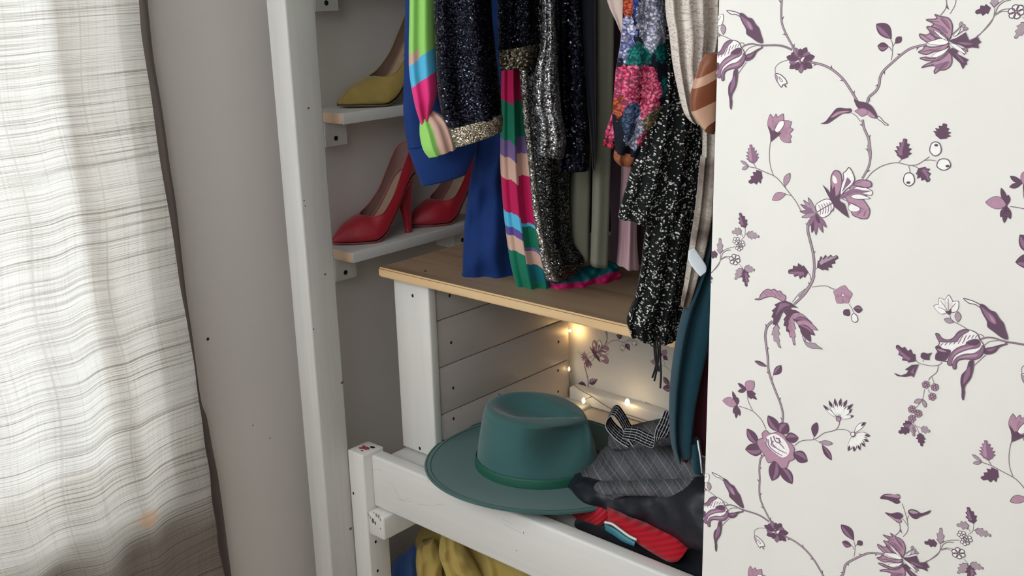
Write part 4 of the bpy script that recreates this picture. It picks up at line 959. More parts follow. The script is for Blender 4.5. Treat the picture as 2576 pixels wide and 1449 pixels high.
#WALLPRINT
# ---------------------------------------------------------------- floral print of the wallpaper (one repeat, copied over both papered walls)
ORG = {'A': (1770, 0), 'B': (2173, 0), 'C': (1770, 350), 'D': (2173, 350), 'E': (1770, 700), 'G': (2173, 700), 'H': (1770, 1049), 'I': (2173, 1049)}
def PX(k, x, y):
    ox, oy = ORG[k]; p = hit(ox+x/3.623, oy+y/3.623, 1, YP); return np.array([p[0], p[2]])
MPU = .00030*.60    # metres per crop unit, about
PR = []             # (polygon in wall metres, colour index, layer)
PLUMC, MID, PINKC, PALE, LINE, STEMC, GREYL = 0, 1, 2, 3, 4, 5, 6
def poly(pts, c, lay): PR.append((np.array(pts), c, lay))
def strip(P, w, c, lay, w1=None, m=None):
    P = np.array(P, float)
    if m is None: m = max(4, len(P)*4)
    S = crom(P, m) if len(P) > 2 else np.array([P[0]+(P[-1]-P[0])*i/3 for i in range(4)]); m = len(S)
    T_ = np.gradient(S, axis=0); T_ /= np.linalg.norm(T_, axis=1)[:, None]+1e-9; N_ = np.stack([-T_[:, 1], T_[:, 0]], 1)
    ws = np.linspace(w, w if w1 is None else w1, m)[:, None]/2
    L, R_ = S+N_*ws, S-N_*ws
    for i in range(m-1): poly([L[i], L[i+1], R_[i+1], R_[i]], c, lay)
def stem(k, pts, w=5, w1=None, thorns=0, c=STEMC):
    P = [PX(k, *p) for p in pts]; u = MPU
    if w >= 10:
        strip(P, w*u, LINE, 1, (w1 or w)*u); strip(P, w*u*.5, GREYL, 2, (w1 or w)*u*.5)
    else: strip(P, w*u, c, 1, (w1 or w)*u)
    if thorns:
        S = crom(P, thorns*2+1)
        for i in range(thorns):
            a = S[2*i+1]; t = S[2*i+2]-S[2*i]; t /= np.linalg.norm(t); n_ = np.array([-t[1], t[0]])*(1 if i % 2 else -1)
            poly([a-t*8*u, a+t*10*u, a+n_*20*u-t*16*u], LINE, 1)
def leaf(k, a, b, w, c=PLUMC, bend=0.0, jag=0, hi=None, edge=True, fat=.45):
    """leaf from stalk a to tip b"""
    A, B = PX(k, *a), PX(k, *b); d = B-A; L_ = np.linalg.norm(d); t = d/L_; n_ = np.array([-t[1], t[0]]); w = w*MPU
    m = 15 if not jag else jag*2+3
    up, dn = [], []
    for i in range(m):
        s = i/(m-1); h = (math.sin(PI*s**(.72 if jag else .5/fat))**.8*(1.12-.45*s if jag else 1) if 0 < s < 1 else 0)*w/2
        if jag and 0 < i < m-1: h *= 1.2 if i % 2 else .74
        ax = A+d*s+n_*bend*L_*math.sin(PI*s)
        if jag and i % 2 and 0 < i < m-1: ax = ax+t*L_*.075
        up.append(ax+n_*h); dn.append(ax-n_*h)
    if edge:
        cen = np.mean(up+dn, axis=0); k_ = 1+2.6*MPU/(w/2)
        poly([cen+(p-cen)*min(k_, 1.25) for p in up+dn[::-1][1:-1]], LINE if c != PLUMC else PLUMC, 2)
    poly(up+dn[::-1][1:-1], c, 3)
    if hi is not None:
        ax = [(u_+d_)/2 for u_, d_ in zip(up, dn)]
        poly([a_+(u_-a_)*.75 for a_, u_ in zip(ax, up)][1:-1]+[a_+(u_-a_)*.08 for a_, u_ in zip(ax, up)][1:-1][::-1], hi, 4)
    return A, B
def shape(k, pts, c, lay=3, sm_=True, edge=0):
    P = np.array([PX(k, *p) for p in pts])
    if sm_:
        Q = np.vstack([P, P[:1]]); m = len(P)*3; out = []
        for i in range(len(P)):
            p0, p1, p2, p3 = P[i-1], P[i], P[(i+1) % len(P)], P[(i+2) % len(P)]
            for t in (0, .34, .67): out.append(.5*((2*p1)+(-p0+p2)*t+(2*p0-5*p1+4*p2-p3)*t*t+(-p0+3*p1-3*p2+p3)*t**3))
        P = np.array(out)
    poly(P, c, lay)
    if edge:
        for i in range(len(P)):
            a, b = P[i], P[(i+1) % len(P)]; d = b-a; l = np.linalg.norm(d)
            if l < 1e-7: continue
            n_ = np.array([-d[1], d[0]])/l*edge*MPU/2; e = d/l*edge*MPU*.3
            poly([a+n_-e, b+n_+e, b-n_+e, a-n_-e], LINE, lay+1)
def floret(k, c, r, n_=5, fill=PALE, core=MID, edge=3):
    cx, cy = c
    for i in range(n_):
        th = 2*PI*i/n_+.3; px, py = cx+math.cos(th)*r*.6, cy+math.sin(th)*r*.6
        shape(k, [(px+math.cos(a)*r*.40, py+math.sin(a)*r*.40) for a in np.linspace(0, 2*PI, 9)[:-1]], fill, 3, False, edge)
    shape(k, [(cx+math.cos(a)*r*.22, cy+math.sin(a)*r*.22) for a in np.linspace(0, 2*PI, 8)[:-1]], core, 5, False, edge)
def burst(k, c, r, n_=14):
    cx, cy = c
    for i in range(n_):
        th = 2*PI*i/n_+.2; rr = r*(1 if i % 2 else .82)
        leaf(k, (cx+math.cos(th)*r*.12, cy+math.sin(th)*r*.12), (cx+math.cos(th)*rr, cy+math.sin(th)*rr*.95), 34, PLUMC if i % 3 else MID, 0, 0, None, True, .4)
    shape(k, [(cx+math.cos(a)*r*.36*(1+.12*math.sin(3*a)), cy+math.sin(a)*r*.33) for a in np.linspace(0, 2*PI, 12)[:-1]], PLUMC, 5, True)
    for a in (.3, 1.5, 2.6, 4.0, 5.2): shape(k, [(cx+math.cos(a+b)*r*q, cy+math.sin(a+b)*r*q) for b, q in ((0, .28), (.5, .22), (.9, .10), (.4, .12))], PINKC, 6, True)
    shape(k, [(cx-50, cy+22), (cx-25, cy+8), (cx-8, cy+6), (cx-22, cy+18)], PALE, 7); shape(k, [(cx+5, cy-5), (cx+38, cy-28), (cx+28, cy-4), (cx+8, cy+16)], PALE, 7)

# --- vine, from the top burst downwards
burst('A', (885, 545), 125)
stem('A', [(960, 565), (1080, 590), (1180, 640), (1270, 720), (1340, 820), (1400, 920)], 13, 14, 4)
stem('A', [(775, 545), (700, 570), (655, 615), (655, 665)], 4)
shape('A', [(655, 672), (700, 680), (745, 720), (762, 760), (740, 765), (755, 795), (725, 770), (710, 795), (680, 755), (660, 720)], PALE, 2, True, 5)
shape('A', [(655, 680), (675, 690), (680, 740), (660, 720)], GREYL, 4, True); shape('A', [(690, 700), (720, 735), (710, 745), (695, 725)], PALE, 4, True, 3)
# node leaves
shape('A', [(1070, 1125), (1110, 1110), (1160, 1050), (1220, 985), (1300, 990), (1340, 990), (1350, 1010), (1330, 1030), (1270, 1035), (1200, 1080), (1130, 1125)], PLUMC, 3, True, 3)
shape('A', [(1160, 1070), (1220, 1020), (1300, 1010), (1330, 1015), (1250, 1035), (1190, 1065)], PINKC, 5)
stem('A', [(1350, 1030), (1395, 1060), (1430, 1110)], 4)
shape('B', [(-85, 905), (-40, 925), (20, 935), (80, 975), (125, 1060), (110, 1078), (60, 1065), (10, 1020), (-50, 985), (-75, 945)], PLUMC, 3, True, 3)
shape('B', [(0, 985), (50, 1010), (110, 1070), (60, 1062), (10, 1035)], PINKC, 5)
shape('A', [(1380, 1010), (1450, 985), (1500, 1010), (1480, 1045), (1440, 1060), (1410, 1035)], PINKC, 4, True, 3)
shape('B', [(125, 1060), (150, 1070), (185, 1110), (225, 1138), (195, 1138), (160, 1105), (130, 1085)], PALE, 2, True, 4)
# up to the peony
stem('B', [(30, 960), (45, 890), (110, 830), (140, 770), (150, 700), (185, 640), (260, 570), (340, 500), (420, 445), (500, 420), (575, 405)], 15, 12, 5)
stem('B', [(250, 550), (262, 480), (262, 400), (245, 355)], 4); stem('B', [(262, 430), (285, 390), (300, 375)], 4); stem('B', [(255, 465), (240, 435), (222, 425)], 4)
leaf('B', (248, 350), (120, 222), 62, PLUMC, -.06, 0, MID); leaf('B', (222, 425), (130, 420), 42, PLUMC, .05, 0, MID); leaf('B', (292, 392), (340, 338), 30, PLUMC, 0, 0, None)
# peony
for pts in ([(650, 132), (700, 150), (770, 165), (805, 220), (805, 290), (780, 360), (720, 330), (690, 270), (620, 240), (640, 215), (570, 180), (640, 175), (670, 165)],
            [(575, 245), (640, 250), (720, 300), (775, 365), (700, 350), (620, 320), (600, 280)],
            [(510, 310), (570, 320), (620, 300), (650, 345), (680, 350), (590, 385), (550, 365), (520, 345)],
            [(560, 420), (620, 430), (700, 420), (775, 395), (740, 450), (640, 470), (570, 495), (500, 475), (540, 450)],
            [(515, 530), (570, 520), (640, 530), (740, 470), (775, 420), (780, 470), (700, 545), (620, 555), (560, 548)],
            [(530, 615), (580, 580), (640, 560), (740, 500), (780, 450), (805, 540), (790, 600), (740, 635), (690, 640), (650, 668), (645, 640), (670, 600), (600, 600)]):
    shape('B', pts, PINKC, 3, True, 6)
for pts in ([(640, 215), (720, 240), (770, 300), (740, 300), (690, 255)], [(600, 270), (660, 290), (700, 330), (640, 310)], [(580, 455), (660, 445), (720, 430), (640, 465)], [(640, 600), (720, 570), (790, 560), (740, 620), (690, 632)], [(700, 160), (760, 190), (785, 260), (740, 210)]):
    shape('B', pts, MID, 5)
for pts in ([(635, 270), (690, 300), (765, 365), (720, 352), (670, 310)], [(580, 390), (640, 368), (710, 352), (775, 380), (730, 408), (650, 408)], [(620, 518), (660, 480), (740, 450), (780, 430), (730, 490), (660, 522)], [(785, 395), (830, 400), (890, 440), (935, 490), (880, 470), (820, 430)], [(815, 325), (870, 270), (885, 262), (850, 320)]):
    shape('B', pts, PALE, 6, True, 2)
shape('B', [(775, 370), (850, 345), (930, 295), (945, 335), (965, 375), (1040, 335), (1050, 360), (1070, 385), (1040, 402), (1050, 438), (990, 430), (940, 440), (880, 410), (820, 395)], PLUMC, 6, False, 2)
shape('B', [(765, 465), (810, 435), (860, 465), (850, 490), (955, 545), (935, 560), (942, 585), (925, 590), (905, 628), (880, 575), (800, 500)], PLUMC, 6, False, 2)
shape('B', [(860, 385), (930, 385), (1000, 400), (930, 410)], MID, 8); shape('B', [(830, 480), (900, 540), (915, 575), (870, 530)], MID, 8)
for a, b in (((800, 320), (895, 230)), ((830, 330), (930, 265)), ((890, 440), (950, 465)), ((880, 455), (920, 500))): strip([PX('B', *a), PX('B', *b)], 4*MPU, LINE, 4)
for a, b in (((880, 250), (890, 200)), ((890, 245), (925, 230)), ((905, 265), (950, 262)), ((905, 440), (945, 468))): leaf('B', a, b, 16, GREYL, 0, 0, None, True)
for a, b in (((700, 170), (790, 270)), ((600, 190), (690, 200)), ((540, 320), (620, 370)), ((520, 475), (620, 450)), ((540, 610), (640, 585)), ((560, 535), (660, 535)), ((680, 640), (760, 560))): strip([PX('B', *a), PX('B', *b)], 3.5*MPU, LINE, 7)
# stem above the peony with three heart leaves
stem('B', [(700, 140), (745, 80), (755, 30), (748, -20)], 5, None, 1)
stem('I', [(360, 1090), (398, 1040), (402, 980), (380, 880), (350, 790)], 4); stem('I', [(400, 990), (370, 945), (350, 925)], 4); stem('I', [(396, 960), (400, 920), (410, 895)], 4)
shape('I', [(150, 740), (185, 705), (240, 700), (280, 708), (320, 705), (332, 735), (318, 750), (330, 775), (300, 790), (260, 770), (210, 750)], PLUMC, 3, True, 3); shape('I', [(185, 715), (250, 705), (325, 715), (322, 738), (270, 730)], PINKC, 5)
shape('I', [(195, 870), (250, 880), (310, 868), (350, 885), (355, 910), (335, 925), (345, 950), (320, 965), (270, 930)], PLUMC, 3, True, 3); shape('I', [(230, 890), (290, 925), (340, 935), (330, 960), (280, 935)], PINKC, 5)
shape('I', [(405, 860), (430, 840), (480, 850), (520, 875), (560, 868), (610, 850), (590, 880), (520, 905), (480, 928), (450, 920), (420, 890)], PLUMC, 3, True, 3); shape('I', [(415, 860), (440, 848), (500, 872), (450, 880)], GREYL, 5)
# right of the peony: curling stem with two florets
stem('B', [(965, 368), (1040, 330), (1110, 255), (1170, 180), (1200, 120), (1225, 60), (1280, 15), (1340, 0)], 5)
stem('B', [(1205, 130), (1260, 90), (1330, 80)], 4); stem('B', [(1200, 140), (1260, 105), (1325, 105)], 3)
leaf('C', (125, 1045), (40, 1060), 46, PLUMC, 0, 2, None); leaf('C', (150, 1040), (150, 905), 40, GREYL, 0, 2, None)
stem('C', [(55, 1225), (100, 1190), (145, 1130), (155, 1050)], 4); stem('C', [(165, 1030), (210, 1000), (285, 980)], 4); stem('C', [(160, 1090), (200, 1075)], 3)
for c_ in ((345, 955), (300, 925), (325, 985)): floret('C', c_, 34, 5, PALE, PALE, 4)
floret('C', (285, 1097), 50, 6, PALE, PINKC, 5)
stem('C', [(345, 915), (375, 880), (380, 820), (378, 790)], 3); stem('C', [(360, 890), (340, 850)], 3); stem('C', [(380, 870), (410, 868)], 3)
leaf('C', (378, 805), (333, 675), 54, PLUMC, 0, 3, MID); leaf('C', (345, 835), (262, 850), 46, GREYL, 0, 2, None); leaf('C', (395, 865), (505, 888), 44, GREYL, 0, 3, None)
stem('C', [(325, 1140), (355, 1175), (370, 1200)], 3)
leaf('C', (350, 1180), (290, 1275), 46, GREYL, 0, 3, None); leaf('C', (372, 1190), (390, 1338), 52, PLUMC, 0, 3, MID); leaf('C', (375, 1175), (465, 1192), 44, GREYL, 0, 3, None)
# main stem down to the carnation
stem('B', [(-10, 1090), (0, 1160), (30, 1230), (48, 1290), (45, 1360), (62, 1449)], 14, 13, 3)
stem('D', [(45, -20), (55, 60), (62, 140), (48, 240), (15, 310), (-15, 360)], 13, 12, 2)
# carnation
shape('C', [(1170, 555), (1240, 520), (1300, 540), (1340, 640), (1360, 690), (1400, 710), (1440, 725), (1490, 722), (1510, 690), (1515, 640), (1480, 580), (1455, 545), (1470, 520), (1525, 490), (1500, 450), (1460, 380), (1400, 380), (1370, 420), (1300, 400), (1340, 470), (1260, 500)], PINKC, 3, True, 5)
shape('C', [(1190, 545), (1165, 430), (1165, 340), (1200, 285), (1245, 305), (1262, 370), (1255, 440), (1225, 520)], PINKC, 4, True, 6)
shape('C', [(1180, 330), (1205, 345), (1222, 390), (1200, 405), (1178, 380)], PALE, 6)
shape('C', [(1250, 510), (1258, 420), (1280, 360), (1275, 310), (1300, 290), (1325, 258), (1350, 285), (1370, 330), (1378, 370), (1350, 420), (1300, 460)], PALE, 5, True, 5)
shape('C', [(1265, 480), (1290, 410), (1310, 350), (1330, 365), (1345, 390), (1300, 440)], MID, 7)
shape('C', [(1370, 410), (1400, 380), (1450, 370), (1520, 385), (1530, 430), (1460, 440), (1400, 425)], PINKC, 6, True, 6)
shape('C', [(1340, 480), (1400, 430), (1460, 435), (1535, 470), (1530, 510), (1470, 500), (1400, 480)], PALE, 6, True, 3)
shape('C', [(1340, 520), (1400, 500), (1455, 510), (1520, 540), (1470, 545), (1390, 545)], PALE, 6, True, 3)
shape('C', [(1320, 620), (1350, 585), (1390, 600), (1430, 635), (1400, 660), (1340, 655)], PALE, 6, True, 3)
shape('C', [(1300, 480), (1380, 450), (1450, 465), (1530, 470), (1450, 490), (1370, 490), (1250, 545)], MID, 8)
for a, b in (((1375, 410), (1440, 385)), ((1260, 540), (1460, 640)), ((1400, 690), (1440, 650)), ((1460, 700), (1480, 650)), ((1240, 540), (1340, 470))): strip([PX('C', *a), PX('C', *b)], 4*MPU, MID, 7)
shape('C', [(1170, 575), (1130, 500), (1085, 412), (1130, 455), (1155, 490), (1160, 400), (1175, 460), (1195, 425), (1205, 520), (1245, 500), (1240, 560), (1290, 590), (1330, 720), (1270, 680), (1200, 620)], PLUMC, 8, False)
shape('C', [(1020, 610), (1060, 570), (1120, 545), (1170, 560), (1195, 600), (1150, 680), (1090, 715), (1050, 690)], PALE, 3, True, 4)
for i in range(6):
    x = 1050+i*24; strip([PX('C', x, 600-i*7), PX('C', x+18, 640-i*6), PX('C', x+12, 690-i*6)], 4*MPU, MID, 5)
strip([PX('C', 1035, 665), PX('C', 1110, 620), PX('C', 1180, 580)], 5*MPU, LINE, 5)
for a in ((920, 565), (960, 545), (895, 600), (890, 660), (905, 710), (950, 620), (985, 590)): leaf('C', (1022, 680), a, 20, GREYL if a[1] % 4 else MID, 0)
for a in ((990, 840), (1025, 860), (1085, 840), (1115, 795), (955, 790), (1060, 770)): leaf('C', (1022, 680), a, 24, MID if a[0] % 2 else PLUMC, 0)
stem('C', [(1000, 720), (960, 760), (950, 830), (970, 920), (990, 1000), (1005, 1090), (1008, 1190), (990, 1290), (940, 1370), (870, 1440)], 17, 15, 3)
leaf('C', (1040, 1165), (1220, 1072), 78, PLUMC, 0, 4, GREYL); leaf('C', (950, 1210), (775, 1212), 80, PLUMC, -.05, 3, MID); stem('C', [(940, 1200), (970, 1240), (980, 1290)], 4); stem('C', [(1045, 1160), (1025, 1185)], 4)
# berries
stem('D', [(20, 370), (80, 300), (160, 248), (240, 222), (310, 215), (370, 228), (430, 240), (490, 230), (550, 195), (600, 160)], 5)
stem('D', [(550, 195), (610, 190), (665, 200)], 4); stem('D', [(408, 245), (420, 275), (420, 310)], 4); stem('D', [(440, 240), (480, 255), (505, 270)], 4); stem('D', [(320, 212), (345, 182)], 4)
for (cx, cy, w_, h_, ex, ey) in ((655, 88, 52, 64, 662, 55), (730, 230, 62, 52, 765, 245), (413, 366, 50, 60, 408, 395)):
    shape('D', [(cx+math.cos(a)*w_*(1+.05*math.sin(5*a)), cy+math.sin(a)*h_) for a in np.linspace(0, 2*PI, 15)[:-1]], PALE, 3, True, 5)
    shape('D', [(ex+math.cos(a)*18, ey+math.sin(a)*12) for a in np.linspace(0, 2*PI, 8)[:-1]], PLUMC, 6)
leaf('D', (350, 180), (378, 0), 80, PLUMC, 0, 4, MID); leaf('D', (502, 268), (592, 385), 72, PLUMC, .05, 3, MID); leaf('B', (700, 1265), (742, 1130), 80, PLUMC, 0, 4, None)
# side sprig left of the carnation
stem('C', [(890, 660), (855, 590), (810, 525), (750, 450), (690, 375), (640, 335), (560, 300), (480, 265), (410, 248), (350, 205)], 5)
stem('C', [(640, 335), (610, 250), (600, 150), (605, 60), (612, 20)], 4); stem('C', [(750, 445), (740, 420)], 4); stem('C', [(800, 515), (760, 505), (740, 505)], 4)
leaf('C', (455, 220), (430, 55), 74, MID, 0, 5, PINKC); stem('C', [(455, 220), (480, 262)], 4); leaf('C', (525, 298), (415, 392), 70, PLUMC, .1, 3, None)
leaf('C', (405, 240), (345, 200), 16, GREYL); leaf('C', (405, 252), (355, 272), 18, GREYL); leaf('C', (740, 425), (785, 315), 34, GREYL, .05, 0, PINKC); leaf('C', (745, 500), (632, 552), 42, PINKC, -.06, 0, None)
# small carnation on the tall stalk
for a, b, w_ in (((625, 1200), (610, 1045), 46), ((640, 1195), (660, 1045), 40), ((650, 1190), (725, 1040), 56), ((690, 1180), (800, 1110), 60), ((690, 1200), (815, 1180), 50), ((690, 1215), (800, 1250), 54), ((700, 1230), (795, 1295), 44)): leaf('A', a, b, w_, PINKC, 0, 0, None, True, .62)
shape('A', [(650, 1190), (690, 1110), (730, 1100), (735, 1140), (690, 1200)], PALE, 5, True, 3)
shape('A', [(612, 1295), (610, 1230), (590, 1140), (630, 1195), (650, 1185), (670, 1210), (715, 1208), (680, 1240), (650, 1265)], PLUMC, 6, False)
# leaf flower
stem('E', [(1010, -30), (985, 40), (930, 130), (870, 195), (825, 235)], 15, 14, 1); stem('E', [(930, 95), (870, 140), (830, 190), (810, 215)], 4)
shape('E', [(470, 190), (510, 180), (520, 150), (560, 110), (590, 98), (620, 108), (645, 98), (670, 118), (700, 115), (720, 145), (745, 155), (748, 190), (720, 210), (680, 185), (620, 165), (560, 175), (510, 195)], PINKC, 3, True, 5)
for x in (560, 600, 640, 680): strip([PX('E', x-20, 115+(x-600)*.1), PX('E', x+30, 170)], 4*MPU, MID, 5)
shape('E', [(860, 270), (800, 225), (750, 205), (700, 215), (650, 240), (665, 260), (625, 295), (640, 310), (622, 350), (640, 365), (635, 420), (665, 425), (690, 380), (715, 320), (750, 280), (820, 262)], PLUMC, 4, False, 3)
shape('E', [(700, 230), (760, 225), (790, 245), (740, 260), (700, 290), (660, 340), (680, 280)], MID, 6)
for i, (a, b) in enumerate((((740, 310), (835, 315)), ((770, 330), (890, 330)), ((800, 345), (945, 370)), ((830, 375), (985, 410)), ((850, 400), (1035, 470)), ((870, 430), (1010, 515)), ((890, 460), (975, 575)))):
    leaf('E', a, b, 44, PLUMC if i in (0, 1, 3, 5, 6) else PINKC, .06, 0, MID if i in (3, 5) else None, True, .62)
leaf('E', (760, 340), (800, 535), 58, PLUMC, 0, 3, None); leaf('E', (800, 345), (830, 600), 44, PINKC, -.04, 3, None); leaf('E', (668, 420), (705, 628), 46, GREYL, -.14, 3, None)
shape('E', [(900, 520), (930, 580), (1010, 590), (1040, 615), (1085, 645), (1040, 638), (980, 635), (930, 600)], GREYL, 3, True, 3)
stem('E', [(830, 360), (870, 430), (915, 520), (935, 590)], 5)
# right sprig with pink flower
stem('E', [(985, 80), (1060, 70), (1130, 72), (1190, 105)], 4); stem('E', [(1130, 72), (1160, 90), (1195, 95)], 3)
for a in (-1.35, -.15, .95, 2.2, 3.5):
    cx, cy = 1268+math.cos(a)*50, 152+math.sin(a)*50
    leaf('E', (1268+math.cos(a)*14, 152+math.sin(a)*14), (1268+math.cos(a)*88, 152+math.sin(a)*88), 62, PINKC, 0, 0, None, True, .75)
stem('E', [(1325, 235), (1350, 270), (1370, 320)], 3); leaf('E', (1325, 285), (1280, 330), 40, PLUMC, .1); leaf('E', (1370, 275), (1445, 285), 40, PLUMC, 0, 0, MID)
shape('E', [(1370, 320), (1400, 345), (1405, 385), (1380, 400), (1355, 385), (1350, 345)], PALE, 3, True, 4)
# stem towards the rose
stem('E', [(630, 390), (580, 440), (562, 520), (572, 620), (585, 720), (590, 820), (615, 920), (660, 1040), (700, 1140), (722, 1230), (720, 1300), (705, 1350)], 16, 13, 5)
leaf('E', (570, 800), (475, 757), 24, PLUMC, 0, 0, MID); leaf('E', (640, 875), (705, 797), 40, PLUMC, -.05, 0, MID); stem('E', [(640, 875), (628, 900), (628, 925)], 3)
for c_, tip, s in (((300, 1150), (178, 1115), -1), ((395, 1020), (458, 938), 1)):
    leaf('E', c_, tip, 62, PINKC, .05*s, 0, None, True, .55)
for a, b in (((305, 1150), (268, 1040)), ((305, 1150), (310, 1090)), ((300, 1165), (275, 1225)), ((300, 1165), (297, 1265)), ((305, 1165), (330, 1245)), ((385, 1015), (320, 960)), ((380, 1020), (320, 1030)), ((385, 1010), (350, 990)), ((400, 1035), (435, 1095)), ((405, 1035), (478, 1098)), ((405, 1030), (470, 1055))): leaf('E', a, b, 22, PLUMC, 0)
stem('E', [(325, 1165), (400, 1190), (460, 1220), (520, 1280), (550, 1330), (568, 1375)], 5); stem('E', [(400, 1040), (405, 1110), (435, 1180), (450, 1205)], 4)
# rose
for a, b, w_ in (((690, 130), (590, -10), 70), ((700, 150), (765, 60), 74), ((750, 195), (862, 188), 62), ((495, 245), (400, 110), 66), ((540, 290), (385, 295), 78), ((660, 400), (625, 575), 76), ((700, 450), (805, 605), 76), ((825, 330), (945, 400), 78)):
    leaf('H', a, b, w_, PLUMC, .03, 0, MID, True, .5)
shape('H', [(540, 190), (535, 150), (570, 120), (610, 150), (680, 135), (740, 170), (760, 215), (800, 240), (830, 290), (820, 340), (830, 380), (780, 405), (760, 455), (715, 465), (690, 440), (650, 400), (590, 415), (560, 350), (520, 300), (490, 230), (510, 200)], PINKC, 5, True, 4)
shape('H', [(560, 210), (590, 170), (650, 150), (720, 190), (760, 240), (785, 300), (770, 345), (720, 368), (660, 330), (610, 290), (580, 250)], PALE, 7)
for pts in ([(590, 200), (600, 260), (650, 310), (720, 350)], [(615, 180), (630, 240), (680, 290), (760, 330)], [(640, 170), (660, 220), (700, 240), (740, 290)], [(640, 215), (620, 250), (660, 280)], [(690, 190), (700, 240), (730, 270)], [(660, 190), (690, 200), (710, 230)], [(575, 190), (575, 250), (620, 310)]):
    strip([PX('H', *p) for p in pts], 10*MPU, MID, 8, 5*MPU)
stem('H', [(555, 340), (520, 380), (508, 470), (512, 560), (508, 650), (515, 740), (550, 830), (590, 910), (630, 990)], 12, 11, 6)
# right of the rose
stem('H', [(830, 262), (870, 228), (920, 211), (1000, 206), (1050, 180), (1100, 145), (1200, 118), (1235, 70), (1240, 30)], 5); stem('H', [(1190, 118), (1260, 112), (1310, 120), (1345, 150)], 4)
leaf('H', (1010, 175), (1032, 55), 40, PLUMC, .06); stem('H', [(1000, 205), (1008, 170)], 3); leaf('H', (1060, 230), (1170, 240), 28, GREYL); leaf('H', (1085, 260), (1162, 385), 38, PLUMC, 0, 0, MID); stem('H', [(1015, 208), (1060, 230), (1090, 262)], 3)
for c_, angs, rr in (((1230, 1282), (-2.4, -2.05, -1.75, -1.45, -1.15, -.8, -.15, -.5), 175), ):
    for a in angs:
        x, y = c_[0]+math.cos(a)*rr*(.75 if abs(a) < .6 else 1), c_[1]+math.sin(a)*rr
        leaf('E', (c_[0]+math.cos(a)*26, c_[1]+math.sin(a)*26), (x, y), 20, PALE, .03); leaf('E', (c_[0]+math.cos(a)*rr*.65, c_[1]+math.sin(a)*rr*.65), (x, y), 13, PLUMC, .03, 0, None, False)
    shape('E', [(c_[0]+math.cos(a)*22, c_[1]+math.sin(a)*22) for a in np.linspace(0, 2*PI, 9)[:-1]], PINKC, 5, False, 3)
c_ = (1362, 155)
for a in (-.75, .1, .45, .8, 1.15, 1.5, 1.85):
    rr = 150; leaf('H', (c_[0]+math.cos(a)*24, c_[1]+math.sin(a)*24), (c_[0]+math.cos(a)*rr, c_[1]+math.sin(a)*rr), 26, PALE, .05); leaf('H', (c_[0]+math.cos(a)*rr*.7, c_[1]+math.sin(a)*rr*.7), (c_[0]+math.cos(a)*rr, c_[1]+math.sin(a)*rr), 13, PLUMC, .05, 0, None, False)
shape('H', [(c_[0]+math.cos(a)*20, c_[1]+math.sin(a)*20) for a in np.linspace(0, 2*PI, 9)[:-1]], PALE, 5, False, 4)
# tulip (drawn where it shows whole)
stem('G', [(1060, 556), (1120, 540), (1190, 545), (1260, 568), (1310, 580), (1359, 588), (1469, 606), (1557, 632), (1650, 680)], 9, 13, 1)
stem('G', [(1100, 610), (1150, 575), (1230, 568)], 4); stem('G', [(1000, 800), (1060, 745), (1110, 700)], 4); stem('G', [(1050, 510), (1085, 520), (1095, 545)], 4)
shape('G', [(1058, 240), (1100, 245), (1150, 290), (1200, 310), (1240, 370), (1275, 410), (1290, 460), (1315, 552), (1260, 540), (1180, 480), (1130, 440), (1125, 390), (1085, 320)], PLUMC, 3, True, 4)
shape('G', [(1075, 260), (1130, 300), (1190, 350), (1210, 415), (1160, 400), (1110, 340)], MID, 5); shape('G', [(1140, 320), (1180, 360), (1200, 410), (1165, 385)], PINKC, 6)
shape('G', [(910, 182), (960, 195), (1010, 212), (1058, 240), (1075, 275), (1020, 238), (960, 225)], PALE, 2, True, 5)
shape('G', [(1310, 600), (1250, 605), (1180, 625), (1110, 640), (1100, 685), (1150, 690), (1200, 670), (1240, 625)], PLUMC, 3, True, 4); shape('G', [(1120, 650), (1180, 635), (1210, 630), (1160, 665)], MID, 5)
shape('G', [(1000, 745), (1000, 820), (975, 910), (930, 970), (918, 1010), (922, 1040), (908, 1108), (895, 1080), (895, 1010), (885, 950), (895, 880), (940, 830), (960, 760)], PLUMC, 3, True, 4); shape('G', [(965, 800), (970, 880), (925, 950), (910, 960), (915, 890)], MID, 5)
shape('G', [(655, 505), (685, 508), (710, 545), (770, 560), (820, 540), (860, 490), (920, 465), (990, 478), (1040, 510), (1055, 550), (1090, 600), (1100, 650), (1070, 710), (1010, 740), (930, 735), (870, 745), (845, 775), (842, 820), (820, 825), (808, 790), (790, 795), (768, 785), (765, 760), (740, 755), (690, 750), (655, 735), (660, 690), (675, 670), (655, 630), (680, 610), (690, 590), (680, 560)], PALE, 2, True, 5)
shape('G', [(655, 505), (685, 512), (720, 550), (780, 560), (820, 545), (870, 490), (930, 470), (960, 478), (900, 515), (870, 545), (850, 575), (790, 580), (720, 580), (685, 570)], MID, 4, True, 4)
shape('G', [(655, 625), (690, 615), (720, 640), (790, 655), (780, 700), (740, 750), (690, 748), (655, 730), (665, 690), (680, 670)], PLUMC, 4, True, 4); shape('G', [(670, 640), (720, 650), (760, 670), (700, 665)], PINKC, 6)
shape('G', [(770, 785), (765, 760), (800, 680), (860, 630), (930, 605), (940, 580), (1000, 555), (1050, 560), (1065, 600), (1040, 630), (960, 645), (900, 665), (840, 695), (810, 740), (800, 790)], MID, 5, True, 4)
shape('G', [(940, 590), (1000, 560), (1045, 562), (1055, 590), (1020, 610), (970, 605)], PLUMC, 7, True)
shape('G', [(815, 820), (815, 770), (850, 720), (920, 690), (1000, 685), (1060, 650), (1085, 610), (1098, 650), (1070, 705), (1010, 735), (930, 732), (870, 740), (840, 770), (838, 820)], MID, 5, True, 4)
